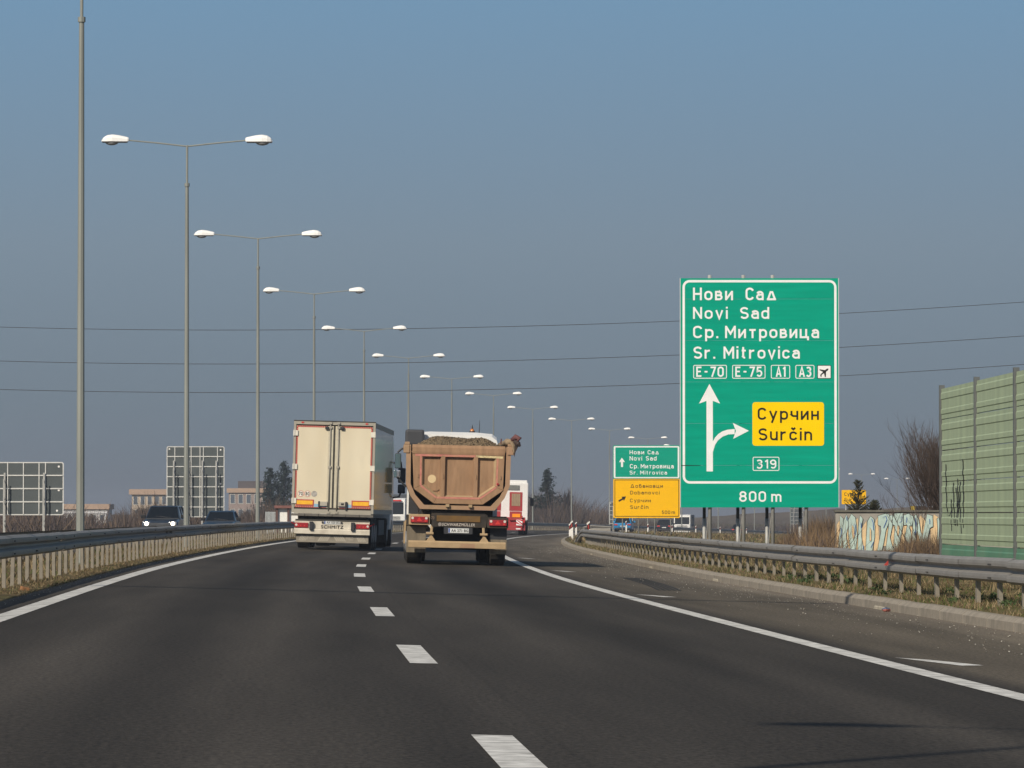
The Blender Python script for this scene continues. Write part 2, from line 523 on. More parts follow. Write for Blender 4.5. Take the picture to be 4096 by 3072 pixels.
def asphalt(name, base, shoulder, fresh=True):
    m = bpy.data.materials.new(name)
    m.use_nodes = True
    n, l = m.node_tree.nodes, m.node_tree.links
    b = n["Principled BSDF"]
    b.inputs["Roughness"].default_value = 0.85
    b.inputs["Specular IOR Level"].default_value = 0.10
    uvn = n.new("ShaderNodeUVMap")
    uvn.uv_map = "road"
    sep = n.new("ShaderNodeSeparateXYZ")
    l.new(uvn.outputs["UV"], sep.inputs[0])
    def noise(scale_xyz, sc, detail=4, rough=0.6):
        mp = n.new("ShaderNodeMapping")
        mp.inputs["Scale"].default_value = scale_xyz
        l.new(uvn.outputs["UV"], mp.inputs["Vector"])
        t = n.new("ShaderNodeTexNoise")
        t.inputs["Scale"].default_value = sc
        t.inputs["Detail"].default_value = detail
        t.inputs["Roughness"].default_value = rough
        l.new(mp.outputs["Vector"], t.inputs["Vector"])
        return t.outputs["Fac"]
    def rng_(v, a, b_, c, d):
        r = n.new("ShaderNodeMapRange")
        for k, x in zip(("From Min", "From Max", "To Min", "To Max"), (a, b_, c, d)):
            r.inputs[k].default_value = x
        l.new(v, r.inputs["Value"])
        return r.outputs["Result"]
    def math_(op, a, b_):
        q = n.new("ShaderNodeMath")
        q.operation = op
        for i, v in enumerate((a, b_)):
            if isinstance(v, (int, float)):
                q.inputs[i].default_value = v
            else:
                l.new(v, q.inputs[i])
        return q.outputs[0]
    def mixc(f, a, b_):
        q = n.new("ShaderNodeMix")
        q.data_type = 'RGBA'
        for k, v in (("Factor", f), ("A", a), ("B", b_)):
            if isinstance(v, (tuple, list)):
                q.inputs[k].default_value = tuple(v) + (1,)
            elif isinstance(v, (int, float)):
                q.inputs[k].default_value = v
            else:
                l.new(v, q.inputs[k])
        return q.outputs["Result"]
    grain = noise((1, 0.35, 1), 28, 3, 0.8)
    blotch = noise((1, 0.06, 1), 0.9, 4)
    broad = noise((0.6, 0.02, 1), 1.0, 2)
    f = math_('MULTIPLY', rng_(grain, 0.28, 0.72, 0.45, 1.55), rng_(blotch, 0.3, 0.7, 0.76, 1.24))
    f = math_('MULTIPLY', f, rng_(broad, 0.32, 0.68, 0.74, 1.22))
    # polished, oil-darkened strip in the middle of each lane between the wheel tracks
    for c in (-2.0, 2.0):
        d = math_('ABSOLUTE', math_('SUBTRACT', sep.outputs["X"], c), 0)
        f = math_('MULTIPLY', f, rng_(d, 0.1, 0.75, 0.78, 1.0))
    for c in (-2.85, -1.15, 1.15, 2.85):      # wheel tracks worn paler
        d = math_('ABSOLUTE', math_('SUBTRACT', math_('ADD', sep.outputs["X"], math_('MULTIPLY', math_('SUBTRACT', broad, 0.5), 0.8)), c), 0)
        f = math_('MULTIPLY', f, rng_(d, 0.1, 0.55, 1.17, 1.0))
    seam = math_('ABSOLUTE', math_('ADD', math_('SUBTRACT', sep.outputs["X"], 0.32), math_('MULTIPLY', math_('SUBTRACT', blotch, 0.5), 0.06)), 0)
    f = math_('MULTIPLY', f, rng_(seam, 0.008, 0.03, 0.90, 1.0))   # paving joint beside the broken line
    col = mixc(rng_(sep.outputs["X"], 4.15, 4.5, 0, 1), base, shoulder)
    # grit swept against the kerb, loose pale chippings
    grit = noise((1, 0.3, 1), 45, 2, 0.9)
    g1 = math_('ADD', rng_(sep.outputs["X"], 5.2, 7.1, -0.22, 0.58), math_('MULTIPLY', noise((1, 0.15, 1), 2.2, 4), 0.35))
    gm = rng_(math_('ADD', g1, math_('MULTIPLY', grit, 0.5)), 0.55, 0.9, 0, 0.7)
    col = mixc(gm, col, (0.20, 0.172, 0.135))
    spk = rng_(noise((1, 0.5, 1), 90, 1, 0.5), 0.72, 0.78, 0, 0.6)
    col = mixc(math_('MULTIPLY', spk, rng_(sep.outputs["X"], 4.3, 6.0, 0.28, 1)), col, (0.42, 0.40, 0.36))
    # dust and soil on the inner margin
    col = mixc(rng_(math_('ADD', math_('MULTIPLY', sep.outputs["X"], -1), math_('MULTIPLY', blotch, 0.5)), 4.25, 4.8, 0, 0.6), col, (0.16, 0.135, 0.105))
    cb = n.new("ShaderNodeCombineColor")
    for i in range(3):
        l.new(f, cb.inputs[i])
    mm = n.new("ShaderNodeMix")
    mm.data_type = 'RGBA'
    mm.blend_type = 'MULTIPLY'
    mm.inputs["Factor"].default_value = 1
    l.new(col, mm.inputs["A"])
    l.new(cb.outputs["Color"], mm.inputs["B"])
    l.new(mm.outputs["Result"], b.inputs["Base Color"])
    bp = n.new("ShaderNodeBump")
    bp.inputs["Strength"].default_value = 0.35
    bp.inputs["Distance"].default_value = 0.01
    l.new(grain, bp.inputs["Height"])
    l.new(bp.outputs["Normal"], b.inputs["Normal"])
    return m

M_ASPH = asphalt("asphalt", (0.051, 0.0450, 0.0378), (0.108, 0.092, 0.071))
M_ASPH2 = asphalt("asphalt_opposite", (0.05, 0.048, 0.046), (0.05, 0.048, 0.046))
M_PAINT = mat("road_paint", (0.70, 0.69, 0.65), 0.75, var=0.22, scale=9, dirt=(0.13, 0.12, 0.105), damt=0.6, dscale=6)
M_GRASS_G = mat("dry_turf", (0.145, 0.112, 0.062), 0.95, var=0.45, scale=0.9, dirt=(0.075, 0.085, 0.03), damt=0.6, dscale=0.35, spec=0.05, bump=0.6, bscale=14)
M_KERB = mat("kerb_concrete", (0.31, 0.275, 0.225), 0.9, var=0.2, scale=5, dirt=(0.17, 0.155, 0.13), damt=0.6, dscale=3, spec=0.15, bump=0.3)
M_GALV = mat("galvanised_steel", (0.265, 0.252, 0.232), 0.6, metal=0.15, var=0.16, scale=5, dirt=(0.2, 0.19, 0.17), damt=0.35, dscale=2.5)
M_GALV_P = mat("galvanised_post", (0.25, 0.225, 0.185), 0.7, metal=0.05, var=0.3, scale=3, dirt=(0.18, 0.15, 0.115), damt=0.5, dscale=4)
M_BOLT = mat("dark_bolt", (0.06, 0.06, 0.06), 0.5, metal=0.6)

# ------------------------------------------------------------------ ground, carriageways, markings
us = [-900, -500, -250, -120, -70, -40, -28, -19, -16.5, -16.3, -12, -7.8, -7.75, -7.3, -6.2, -5.2, -4.6, -4.45, -2, 0, 3, 5]
us_r = [0, 0.14, 0.16, 0.9, 2.5, 4, 6, 10, 18, 30, 60, 120, 250, 500, 900]
def ground():
    vs, fs = [], []
    n = len(us) + len(us_r)
    for y in YS:
        for u in us + [edge_u(y) + d for d in us_r]:
            vs.append(PT(u, y, dz=(0.05 * math.sin(u * 3.1 + y * 0.37) * math.sin(y * 0.21 + u) if u > 10 or u < -18 else 0)))
    for k in range(len(YS) - 1):
        for i in range(n - 1):
            fs.append((k * n + i, k * n + i + 1, (k + 1) * n + i + 1, (k + 1) * n + i))
    me = bpy.data.meshes.new("ground")
    me.from_pydata(vs, [], fs)
    me.materials.append(M_GRASS_G)
    return tag(link("ground", me), "dry brownish grass ground of the verges and fields", kind="structure")
ground()
road = ribbon("road", -4.55, 7.2, road_z, 0, M_ASPH, nu=14, ufun=lambda y: (-4.55, edge_u(y) + 0.02))
tag(road, "dark asphalt motorway carriageway bending gently right", kind="structure")
road2 = ribbon("opposite_road", -16.25, -7.85, opp_z, 0.03, M_ASPH2, nu=3)
tag(road2, "asphalt carriageway of oncoming traffic beyond the median", kind="structure")

ribbon("edge_line", 0, 0, road_z, 0.004, M_PAINT, -5, 1000, road, ufun=lambda y: (-4.12, -3.89))
ribbon("edge_line", 0, 0, road_z, 0.004, M_PAINT, -5, 1000, road, ufun=lambda y: (3.86, 4.08))
k = 0
y0 = 18.6                       # broken line between the lanes: the photo's dashes
while y0 < 600:
    ribbon("lane_dash", 0, 0, road_z, 0.004, M_PAINT, y0, y0 + 4.9, road, ufun=lambda y: (-0.108, 0.108), step=1.7)
    y0 += 16.25 if y0 < 300 else 24.4
for yc in (38.5, 70.0, 101.0, 131.0):  # slanted distance marks beside the edge line
    mb = MB()
    q = [(4.27, yc + 0.95), (4.52, yc + 0.5), (4.80, yc - 0.75), (4.58, yc - 1.0)]
    mb.add([PT(u, y, road_z(u, y), 0.004) for u, y in q], [(0, 1, 2, 3)])
    mb.build("distance_mark", M_PAINT, road)
M_RUB = mat("tyre_rubber_mark", (0.022, 0.021, 0.02), 0.8, var=0.3, scale=8)
for i in range(5):              # skid streaks on the shoulder
    mb = MB()
    pts = [(5.35 + 0.09 * i - 0.35 * t * t, 92 - 16 * t) for t in np.linspace(0, 1, 6)]
    vs = []
    for (u, y) in pts:
        vs += [PT(u, y, road_z(u, y), 0.005), PT(u + 0.05, y, road_z(u + 0.05, y), 0.005)]
    mb.add(vs, [(2 * j, 2 * j + 1, 2 * j + 3, 2 * j + 2) for j in range(5)])
    mb.build("skid_mark", M_RUB, road)

# kerb: separate stones along the shoulder
kerb = link("kerb", None)
tag(kerb, "grey concrete kerb of separate stones along the right shoulder", kind="structure")
kp = [(-0.09, 0), (0.09, 0), (0.09, 0.33), (-0.03, 0.33), (-0.09, 0.28)]
mbk = MB().prism(kp, -0.985, 0.985)
kerb_me = mbk.mesh("kerb_stone", M_KERB)
y = 4.0
i = 0
while y < 330:
    u = edge_u(y) + 0.09
    p = PT(u, y, road_z(u, y), -0.17 + random.uniform(-0.006, 0.006))
    o = link("kerb_stone", kerb_me, kerb, p, (0, 0, -slope(y)))
    y += 2.0 if y < 240 else 2.0
    i += 1
M_KERB2 = mat("inlet_concrete", (0.42, 0.38, 0.30), 0.9, var=0.2, scale=6, spec=0.15)
for y in (63.0, 90.2, 112.0, 150.0):  # paler inlet blocks
    u = edge_u(y) + 0.10
    MB().prism([(-0.11, 0), (0.14, 0), (0.14, 0.31), (-0.02, 0.31), (-0.11, 0.2)], -0.55, 0.55).build(
        "inlet_block", M_KERB2, kerb, PT(u, y, road_z(u, y), -0.162), (0, 0, -slope(y)))

# ------------------------------------------------------------------ guardrails
W_OUT = [(0.0, 0.155), (0.025, 0.15), (0.08, 0.118), (0.083, 0.085), (0.08, 0.052), (0.012, 0.018), (0.006, 0.0),
         (0.012, -0.018), (0.08, -0.052), (0.083, -0.085), (0.08, -0.118), (0.025, -0.15), (0.0, -0.155)]
def wprofile(side):
    o = [(side * d, z) for d, z in W_OUT]
    i = [(side * (d - 0.006), z) for d, z in W_OUT[::-1]]
    return o + i
SEG = 4.2
_beam = {}
def beam_mesh(side):
    if side not in _beam:
        mb = MB()
        pr = wprofile(side)
        n = len(pr)
        mb.add([(x, 0, z) for x, z in pr] + [(x, SEG + 0.12, z) for x, z in pr], [(i, (i + 1) % n, (i + 1) % n + n, i + n) for i in range(n)])
        _beam[side] = mb.mesh("beam", M_GALV)
    return _beam[side]
POSTS = {}
def post_mesh(h):
    if h not in POSTS:
        mb = MB()
        # sigma-section post: web facing the traffic, two returned flanges
        mb.box(-0.026, 0.026, -0.050, -0.044, -0.4, h).box(-0.026, -0.020, -0.044, 0.05, -0.4, h).box(0.008, 0.026, 0.044, 0.05, -0.4, h)
        mb.box(-0.020, 0.008, 0.044, 0.05, -0.4, h)
        POSTS[h] = mb.mesh("post", M_GALV_P)
    return POSTS[h]

def guardrail(label, uf, side, ya, yb, top, post_step, post_h, npost=300, bolts_to=0, lean=()):
    root = thing("guardrail", label, "guardrail", PT(uf(ya), ya))
    base = root.location.copy()
    def P(y, dz=0.0, du=0.0):
        return PT(uf(y) + du, y, dz=dz) - base
    y = ya
    while y < yb - 0.5:
        a, b = P(y, top - 0.155), P(y + SEG, top - 0.155)
        if y < 200:
            a.z += random.uniform(-0.012, 0.012)
            a.x += random.uniform(-0.012, 0.012)
        d = b - a
        link("beam", beam_mesh(side), root, a, (math.atan2(d.z, math.hypot(d.x, d.y)), 0, -math.atan2(d.x, d.y)))
        y += SEG
    y, k = ya + 0.6, 0
    rest = MB()
    blt = MB()
    while y < yb:
        p = P(y, 0, -side * 0.055)
        if k < npost:
            bend = random.gauss(0, 0.018)
            tip = 0.0
            for (yl, am) in lean:
                if abs(y - yl) < 2.4:
                    tip = am
            link("post", post_mesh(post_h), root, p, (tip * 0.4, bend + tip, -slope(y) + random.uniform(-0.06, 0.06)))
        else:
            rest.box(p.x - 0.028, p.x + 0.028, p.y - 0.03, p.y + 0.03, p.z - 0.3, p.z + post_h)
        if y < bolts_to:
            for zz in (top - 0.07, top - 0.24):
                for dy in ((-0.07, 0.07) if k % 3 == 0 else ()):
                    q = P(y + dy, zz, side * 0.087)
                    blt.box(q.x - 0.010, q.x + 0.010, q.y - 0.013, q.y + 0.013, q.z - 0.010, q.z + 0.010)
        y += post_step
        k += 1
    if rest.v:
        tag(rest.build("posts_beyond", M_GALV_P, root), kind="stuff")
    if blt.v:
        tag(blt.build("bolt_heads", M_BOLT, root), kind="stuff")
    return root

gr_r = guardrail("grey steel guardrail on the right verge behind the kerb, far end bent down", lambda y: edge_u(y) + 0.62, -1, 4.4, 181.5, 0.60, 1.9, 0.5, bolts_to=150)
def rail_end():
    base = gr_r.location
    secs = []
    pr = wprofile(-1)
    for t in np.linspace(0, 1, 9):
        y = 183.0 + 4.6 * t
        c = PT(edge_u(y) + 0.62 - 0.25 * t * t, y, dz=0.445 - 0.62 * t ** 2.2) - base
        secs.append([Vector((c.x + x, c.y, c.z + z)) for x, z in pr])
    MB().loft(secs, cap=False).build("bent_down_end", M_GALV, gr_r)
    p = PT(edge_u(186.0) + 0.5, 186.0, dz=-0.1) - base
    MB().box(p.x - 0.12, p.x + 0.12, p.y, p.y + 0.1, p.z, p.z + 0.36).build("end_shoe", M_BOLT, gr_r)
    # red reflector wedged in the beam's valley
    for yy in (66.5,):
        q = PT(edge_u(yy) + 0.62 - 0.05, yy, dz=0.45) - base
        MB().add([(q.x, q.y - 0.02, q.z - 0.05), (q.x - 0.07, q.y - 0.02, q.z - 0.05), (q.x, q.y - 0.02, q.z + 0.03),
                  (q.x, q.y + 0.02, q.z - 0.05), (q.x - 0.07, q.y + 0.02, q.z - 0.05), (q.x, q.y + 0.02, q.z + 0.03)],
                 [(0, 1, 2), (3, 5, 4), (0, 3, 4, 1), (1, 4, 5, 2), (2, 5, 3, 0)]).build("reflector", mat("red_reflector", (0.36, 0.05, 0.04), 0.4, var=0.05), gr_r)
rail_end()
guardrail("shaded steel guardrail along the near side of the median, many close posts", lambda y: -4.95, 1, 6.4, 940, 0.72, 1.65, 0.60, bolts_to=190, lean=((113.5, 0.17),))
guardrail("steel guardrail on the far side of the median seen from behind", lambda y: -7.25, -1, 6.4, 940, 0.62, 2.6, 0.50)

# ------------------------------------------------------------------ street lamps on the median
M_LAMP_W = mat("lamp_housing_white", (0.86, 0.86, 0.84), 0.4, var=0.04, scale=3)
M_LAMP_D = mat("lamp_underside", (0.08, 0.08, 0.085), 0.5)
M_BOWL = mat("lamp_bowl", (0.30, 0.31, 0.32), 0.15, var=0.05, spec=0.6)
M_POLE = mat("pole_galvanised", (0.255, 0.27, 0.25), 0.6, metal=0.1, var=0.18, scale=3, dirt=(0.16, 0.16, 0.135), damt=0.45, dscale=1.5, stretch=(1, 1, 0.25))
LH = 11.85
lm = {}
lm["pole"] = MB().tube([(0, 0, -0.3), (0, 0, 0.3), (0, 0, LH - 1.15)], [0.086, 0.084, 0.05], 8).mesh("pole", M_POLE)
lm["collar"] = MB().tube([(0, 0, LH - 1.20), (0, 0, LH - 1.10)], 0.075, 8).mesh("collar", M_POLE)
lm["upper_pole"] = MB().tube([(0, 0, LH - 1.12), (0, 0, LH + 0.02)], 0.032, 8).mesh("upper_pole", M_POLE)
lm["arm"] = MB().tube([(0, 0, LH - 0.01), (0.9, 0, LH + 0.09), (1.78, 0, LH + 0.17)], [0.026, 0.024, 0.022], 6).mesh("arm", M_POLE)
def lum():
    secs = []
    for t, w, h0, h1 in ((0, 0.05, -0.03, 0.07), (0.04, 0.075, -0.04, 0.09), (0.35, 0.12, -0.05, 0.14), (0.6, 0.15, -0.055, 0.16), (0.8, 0.14, -0.06, 0.13), (0.93, 0.10, -0.06, 0.06), (1.0, 0.04, -0.06, -0.03)):
        x = 1.72 + 0.80 * t
        z = LH + 0.17 + 0.02 * t
        secs.append([(x, w, z + h0), (x, w * 0.95, z + h0 + (h1 - h0) * 0.5), (x, w * 0.55, z + h0 + (h1 - h0) * 0.9), (x, 0, z + h1),
                     (x, -w * 0.55, z + h0 + (h1 - h0) * 0.9), (x, -w * 0.95, z + h0 + (h1 - h0) * 0.5), (x, -w, z + h0)])
    return MB().loft(secs).mesh("luminaire", M_LAMP_W, smooth=False)
lm["luminaire"] = lum()
lm["base_plate"] = MB().box(1.76, 2.50, -0.13, 0.13, LH + 0.10, LH + 0.128).mesh("underside", M_LAMP_D)
_b = MB().sphere((2.22, 0, 0), 0.2, 0.13, 0.1, 12, 4, half=True)
_b.v = [(x, y, LH + 0.115 - z) for x, y, z in _b.v]
lm["bowl"] = _b.mesh("bowl", M_BOWL, smooth=True)
ORD = ["nearest", "second", "third", "fourth", "fifth", "sixth", "seventh", "eighth", "ninth", "tenth", "eleventh", "twelfth", "thirteenth",
       "fourteenth", "fifteenth", "sixteenth", "seventeenth", "eighteenth", "nineteenth", "twentieth"]
def lamp(X, Y, z, yaw, label):
    r = thing("street_lamp", label, "street lamp", (X, Y, z), (0, 0, yaw), "twin-arm street lamps on the median")
    link("pole", lm["pole"], r)
    link("collar", lm["collar"], r)
    link("upper_pole", lm["upper_pole"], r)
    for s in (0, math.pi):
        a = link("arm", lm["arm"], r, rot=(0, 0, s))
        u = link("luminaire", lm["luminaire"], r, rot=(0, 0, s))
        link("underside", lm["base_plate"], u)
        link("bowl", lm["bowl"], u)
    return r
lamp_px = [322, 746, 1031, 1256, 1456, 1634, 1807, 1974, 2131, 2286, 2438, 2591]
for i in range(20):
    Y = 88.2 + 44.3 * i
    if i < len(lamp_px):
        X = at_px(lamp_px[i], Y)
    else:
        X = PT(-5.9, Y).x
    lab = ("nearest twin-arm street lamp on the median, its head above the photo" if i == 0 else
           "%s twin-arm street lamp counting from the nearest one at the left" % ORD[i])
    lamp(X, Y, gz_xy(X, Y), -slope(Y), lab)
lamp(-5.45, 9.6, 0.2, 0.06, "twin-arm street lamp beside the camera whose shadow crosses the right lane")

# ------------------------------------------------------------------ big green direction sign
M_SIGN_G = mat("sign_green", (0.0, 0.31, 0.205), 0.55, var=0.10, scale=1.6, spec=0.06, stretch=(0.4, 1, 5))
M_SIGN_W = mat("sign_white", (0.80, 0.81, 0.80), 0.5, var=0.05, scale=3, spec=0.06)
M_SIGN_Y = mat("sign_yellow", (0.90, 0.60, 0.0), 0.5, var=0.04, scale=2, spec=0.06)
M_SIGN_Y2 = mat("sign_amber", (0.88, 0.48, 0.0), 0.5, var=0.04, scale=2, spec=0.06)
M_SIGN_K = mat("sign_black", (0.02, 0.02, 0.02), 0.5, var=0.05, spec=0.06)
M_SIGN_BACK = mat("sign_back_grey", (0.075, 0.088, 0.092), 0.6, var=0.08, scale=2)
M_ALU = mat("aluminium_profile", (0.60, 0.60, 0.58), 0.5, metal=0.2, var=0.1, scale=4)
M_POST = mat("sign_post_galvanised", (0.40, 0.40, 0.385), 0.55, metal=0.2, var=0.12, scale=4)
YS1 = 124.0
K1 = FPX / YS1 / (1050.0 / 1659.0) ** -1 if False else 229.4
def big_sign():
    x_l = at_px(2723, YS1)
    zb = H_CAM + (2060 - 2030) * YS1 / FPX
    r = thing("direction_sign", "big green motorway sign with white arrows, yellow exit plate and 800 m below", "road sign", (x_l, YS1, gz_xy(x_l + 2, YS1)))
    ox, oz = 195.0, 1546.0
    z0 = zb - r.location.z
    X = lambda zx: (zx - ox) / K1
    Z = lambda zy: z0 + (oz - zy) / K1
    Q = lambda pts: [(X(a), Z(b)) for a, b in pts]
    ys = [95, 227, 490, 752, 1015, 1280, 1546]
    for a, b in zip(ys, ys[1:]):
        MB().box(X(195), X(1192), 0.0, 0.03, Z(b) + 0.003, Z(a) - 0.003).build("panel", M_SIGN_G, r)
    MB().box(X(1192) + 0.001, X(1192) + 0.02, -0.004, 0.05, Z(1546), Z(95)).build("edge_profile", M_ALU, r)
    MB().box(X(195) - 0.02, X(195) - 0.001, -0.004, 0.05, Z(1546), Z(95)).build("edge_profile", M_ALU, r)
    fy, fy2 = -0.003, -0.006
    MB().flatring(rrect(X(207), X(1182), Z(1395), Z(107), 45 / K1, 7), rrect(X(222), X(1167), Z(1380), Z(122), 30 / K1, 7), fy).build("border", M_SIGN_W, r, recalc=False)
    for t, a, b, base, top in (("Нови", 272, 528, 235, 155), ("Сад", 605, 806, 235, 155), ("Novi", 272, 495, 353, 278), ("Sad", 570, 757, 353, 278),
                               ("Ср.", 272, 435, 475, 397), ("Митровица", 475, 1072, 475, 397), ("Sr.", 275, 415, 605, 528), ("Mitrovica", 465, 950, 605, 528),
                               ("E-70", 293, 468, 720, 655), ("E-75", 540, 712, 720, 655), ("A1", 797, 858, 720, 655), ("A3", 943, 1021, 720, 655),
                               ("319", 672, 800, 1300, 1243), ("800", 563, 735, 1510, 1443), ("m", 765, 832, 1510, 1443)):
        stroke_word(r, t, X(a), X(b), Z(base), (base - top) / K1, fy, M_SIGN_W)
    for a, b, c, d in ((275, 487, 645, 731), (521, 731, 645, 731), (766, 887, 645, 731), (921, 1041, 645, 731), (650, 818, 1226, 1314)):
        w = 4.5 / K1
        MB().flatring(rrect(X(a), X(b), Z(d), Z(c), 9 / K1, 3), rrect(X(a) + w, X(b) - w, Z(d) + w, Z(c) - w, 5 / K1, 3), fy).build("number_box", M_SIGN_W, r, recalc=False)
    MB().flat(rrect(X(1059), X(1147), Z(732), Z(646), 4 / K1, 2), fy).build("airport_box_edge", M_SIGN_K, r, recalc=False)
    ab = MB().flat(rrect(X(1063), X(1143), Z(728), Z(650), 3 / K1, 2), fy2).build("airport_box", M_SIGN_W, r, recalc=False)
    c0, s0 = math.cos(math.radians(38)), math.sin(math.radians(38))
    pl = [(-34, -2), (-28, 2), (-6, 5), (-18, 30), (-11, 30), (10, 6), (26, 6), (34, 0), (26, -6), (10, -6), (-11, -30), (-18, -30), (-6, -5), (-25, -4), (-33, -13), (-37, -12)]
    pl = [(1103 + p * c0 - q * s0, 689 - (p * s0 + q * c0)) for p, q in pl]
    MB().flat(Q(pl), fy2 - 0.003).build("aeroplane_symbol", M_SIGN_K, ab, recalc=False)
    MB().flat(Q([(358, 1318), (398, 1318), (398, 872), (444, 889), (377, 765), (311, 889), (358, 872)]), fy).build("arrow", M_SIGN_W, r, recalc=False)
    arc_o = [(398, 1128), (412, 1104), (432, 1082), (458, 1065), (490, 1054), (536, 1050)]
    arc_i = [(536, 1082), (496, 1084), (460, 1098), (430, 1122), (412, 1150), (398, 1195)]
    mb = MB()
    for i in range(5):
        mb.flat(Q([arc_o[i], arc_o[i + 1], arc_i[4 - i], arc_i[5 - i]]), fy)
    mb.flat(Q([(524, 1011), (626, 1061), (527, 1112), (544, 1061)]), fy)
    mb.build("exit_arrow", M_SIGN_W, r, recalc=False)
    yp = MB().flat(rrect(X(648), X(1101), Z(1156), Z(880), 18 / K1, 4), fy).build("exit_plate", M_SIGN_Y, r, recalc=False)
    stroke_word(yp, "Сурчин", X(680), X(1070), Z(992), 77 / K1, fy2, M_SIGN_K)
    stroke_word(yp, "Surčin", X(685), X(1027), Z(1122), 77 / K1, fy2, M_SIGN_K)
    # dark split in the lowest sheet joint
    MB().flat(Q([(197, 1278), (320, 1279), (320, 1282), (197, 1283)]), fy2).build("sheet_split", M_SIGN_K, r, recalc=False)
    for px in (2840, 2975, 3092, 3226):
        x = (px - 2723) * YS1 / FPX
        MB().tube([(x, 0.12, -0.4), (x, 0.12, Z(95) + (0.09 if px != 3226 else 0))], 0.052, 10).build("post", M_POST, r, smooth=True)
        xb = x - 0.13
        MB().tube([(xb, 0.75, -0.4), (xb, 0.75, 1.0)], 0.05, 8).build("rear_post", M_POST, r, smooth=True)
        MB().tube([(xb, 0.75, 0.95), (xb, 0.6, Z(1300)), (x, 0.2, Z(700))], 0.045, 8).build("brace", M_BOLT, r)
        MB().tube([(xb + 0.03, 0.75, 0.1), (x, 0.15, Z(1500))], 0.018, 6).build("stay", M_POST, r)
    for zy in (180, 420, 640, 880, 1120, 1360, 1500):
        MB().box(X(200), X(1188), 0.031, 0.075, Z(zy) - 0.03, Z(zy) + 0.03).build("crossbar", M_ALU, r)
big_sign()

def far_sign():
    Y = 320.0
    s = 233.3
    r = thing("direction_sign", "smaller two-part sign, green over amber with a slanted arrow and 500 m", "road sign", (at_px(2586, Y), Y, gz_xy(at_px(2586, Y), Y)))
    z0 = H_CAM + (2060 - (1750 + 1335 * 0.2411)) * Y / FPX - r.location.z
    X = lambda zx: (zx - 1192) / s
    Z = lambda zy: z0 + (1335 - zy) / s
    Q = lambda pts: [(X(a), Z(b)) for a, b in pts]
    g = MB().prism(rrect(X(635), X(1750), Z(684), Z(130), 0.09, 3), 0, 0.04).build("green_panel", M_SIGN_G, r)
    a = MB().prism(rrect(X(640), X(1745), Z(1335), Z(686), 0.09, 3), 0, 0.04).build("amber_panel", M_SIGN_Y2, r)
    MB().flatring(rrect(X(648), X(1737), Z(674), Z(143), 0.08, 3), rrect(X(676), X(1710), Z(656), Z(165), 0.02, 3), -0.004).build("border", M_SIGN_W, g, recalc=False)
    MB().flatring(rrect(X(662), X(1731), Z(1313), Z(699), 0.05, 3), rrect(X(672), X(1721), Z(1302), Z(710), 0.04, 3), -0.004).build("border", M_SIGN_K, a, recalc=False)
    for t, p, q, base, top in (("Нови", 910, 1155, 280, 210), ("Сад", 1210, 1402, 280, 210), ("Novi", 910, 1120, 382, 310), ("Sad", 1180, 1360, 382, 310),
                               ("Ср.", 915, 1060, 512, 440), ("Митровица", 1095, 1645, 512, 440), ("Sr.", 910, 1045, 615, 550), ("Mitrovica", 1085, 1535, 615, 550)):
        stroke_word(g, t, X(p), X(q), Z(base), (base - top) / s, -0.004, M_SIGN_W)
    for t, p, q, base, top in (("Добановци", 920, 1465, 835, 775), ("Dobanovci", 920, 1410, 945, 885), ("Сурчин", 915, 1265, 1075, 1015), ("Surčin", 918, 1225, 1185, 1125),
                               ("500", 1445, 1585, 1270, 1212), ("m", 1605, 1665, 1270, 1212)):
        stroke_word(a, t, X(p), X(q), Z(base), (base - top) / s, -0.004, M_SIGN_K)
    MB().flat(Q([(768, 490), (803, 490), (803, 405), (836, 410), (784, 335), (735, 410), (768, 405)]), -0.004).build("arrow", M_SIGN_W, g, recalc=False)
    MB().flat(Q([(723, 1045), (790, 1005), (776, 982), (853, 978), (818, 1052), (805, 1030), (737, 1068)]), -0.004).build("arrow", M_SIGN_K, a, recalc=False)
    for px in (2490, 2554, 2619, 2683):
        x = at_px(px, Y) - r.location.x
        MB().tube([(x, 0.12, -0.3), (x, 0.12, Z(150))], 0.05, 8).build("post", M_POST, r, smooth=True)
    for zy in (200, 400, 600, 800, 1000, 1200):
        MB().box(X(645), X(1740), 0.041, 0.08, Z(zy) - 0.03, Z(zy) + 0.03).build("crossbar", M_ALU, r)
far_sign()

def amber_sign():
    Y = 400.0
    X0 = at_px(3415, Y)
    zt = H_CAM + (2060 - 1960) * Y / FPX
    z1 = H_CAM + (2060 - 2017) * Y / FPX
    g = gz_xy(X0, Y)
    r = thing("exit_sign", "small amber exit sign behind the little spruce on the wall", "road sign", (X0, Y, g))
    w = 1.08
    MB().prism(rrect(-w, w, z1 - g, zt - g, 0.06, 2), 0, 0.05).build("panel", M_SIGN_Y2, r)
    stroke_word(r, "Сурчин", -0.85, 0.6, zt - g - 0.52, 0.3, -0.004, M_SIGN_K)
    stroke_word(r, "Surčin", -0.85, 0.5, zt - g - 1.0, 0.3, -0.004, M_SIGN_K)
    for x in (-0.7, 0.7):
        MB().tube([(x, 0.1, -0.3), (x, 0.1, zt - g - 0.1)], 0.06, 8).build("post", M_POST, r)
amber_sign()

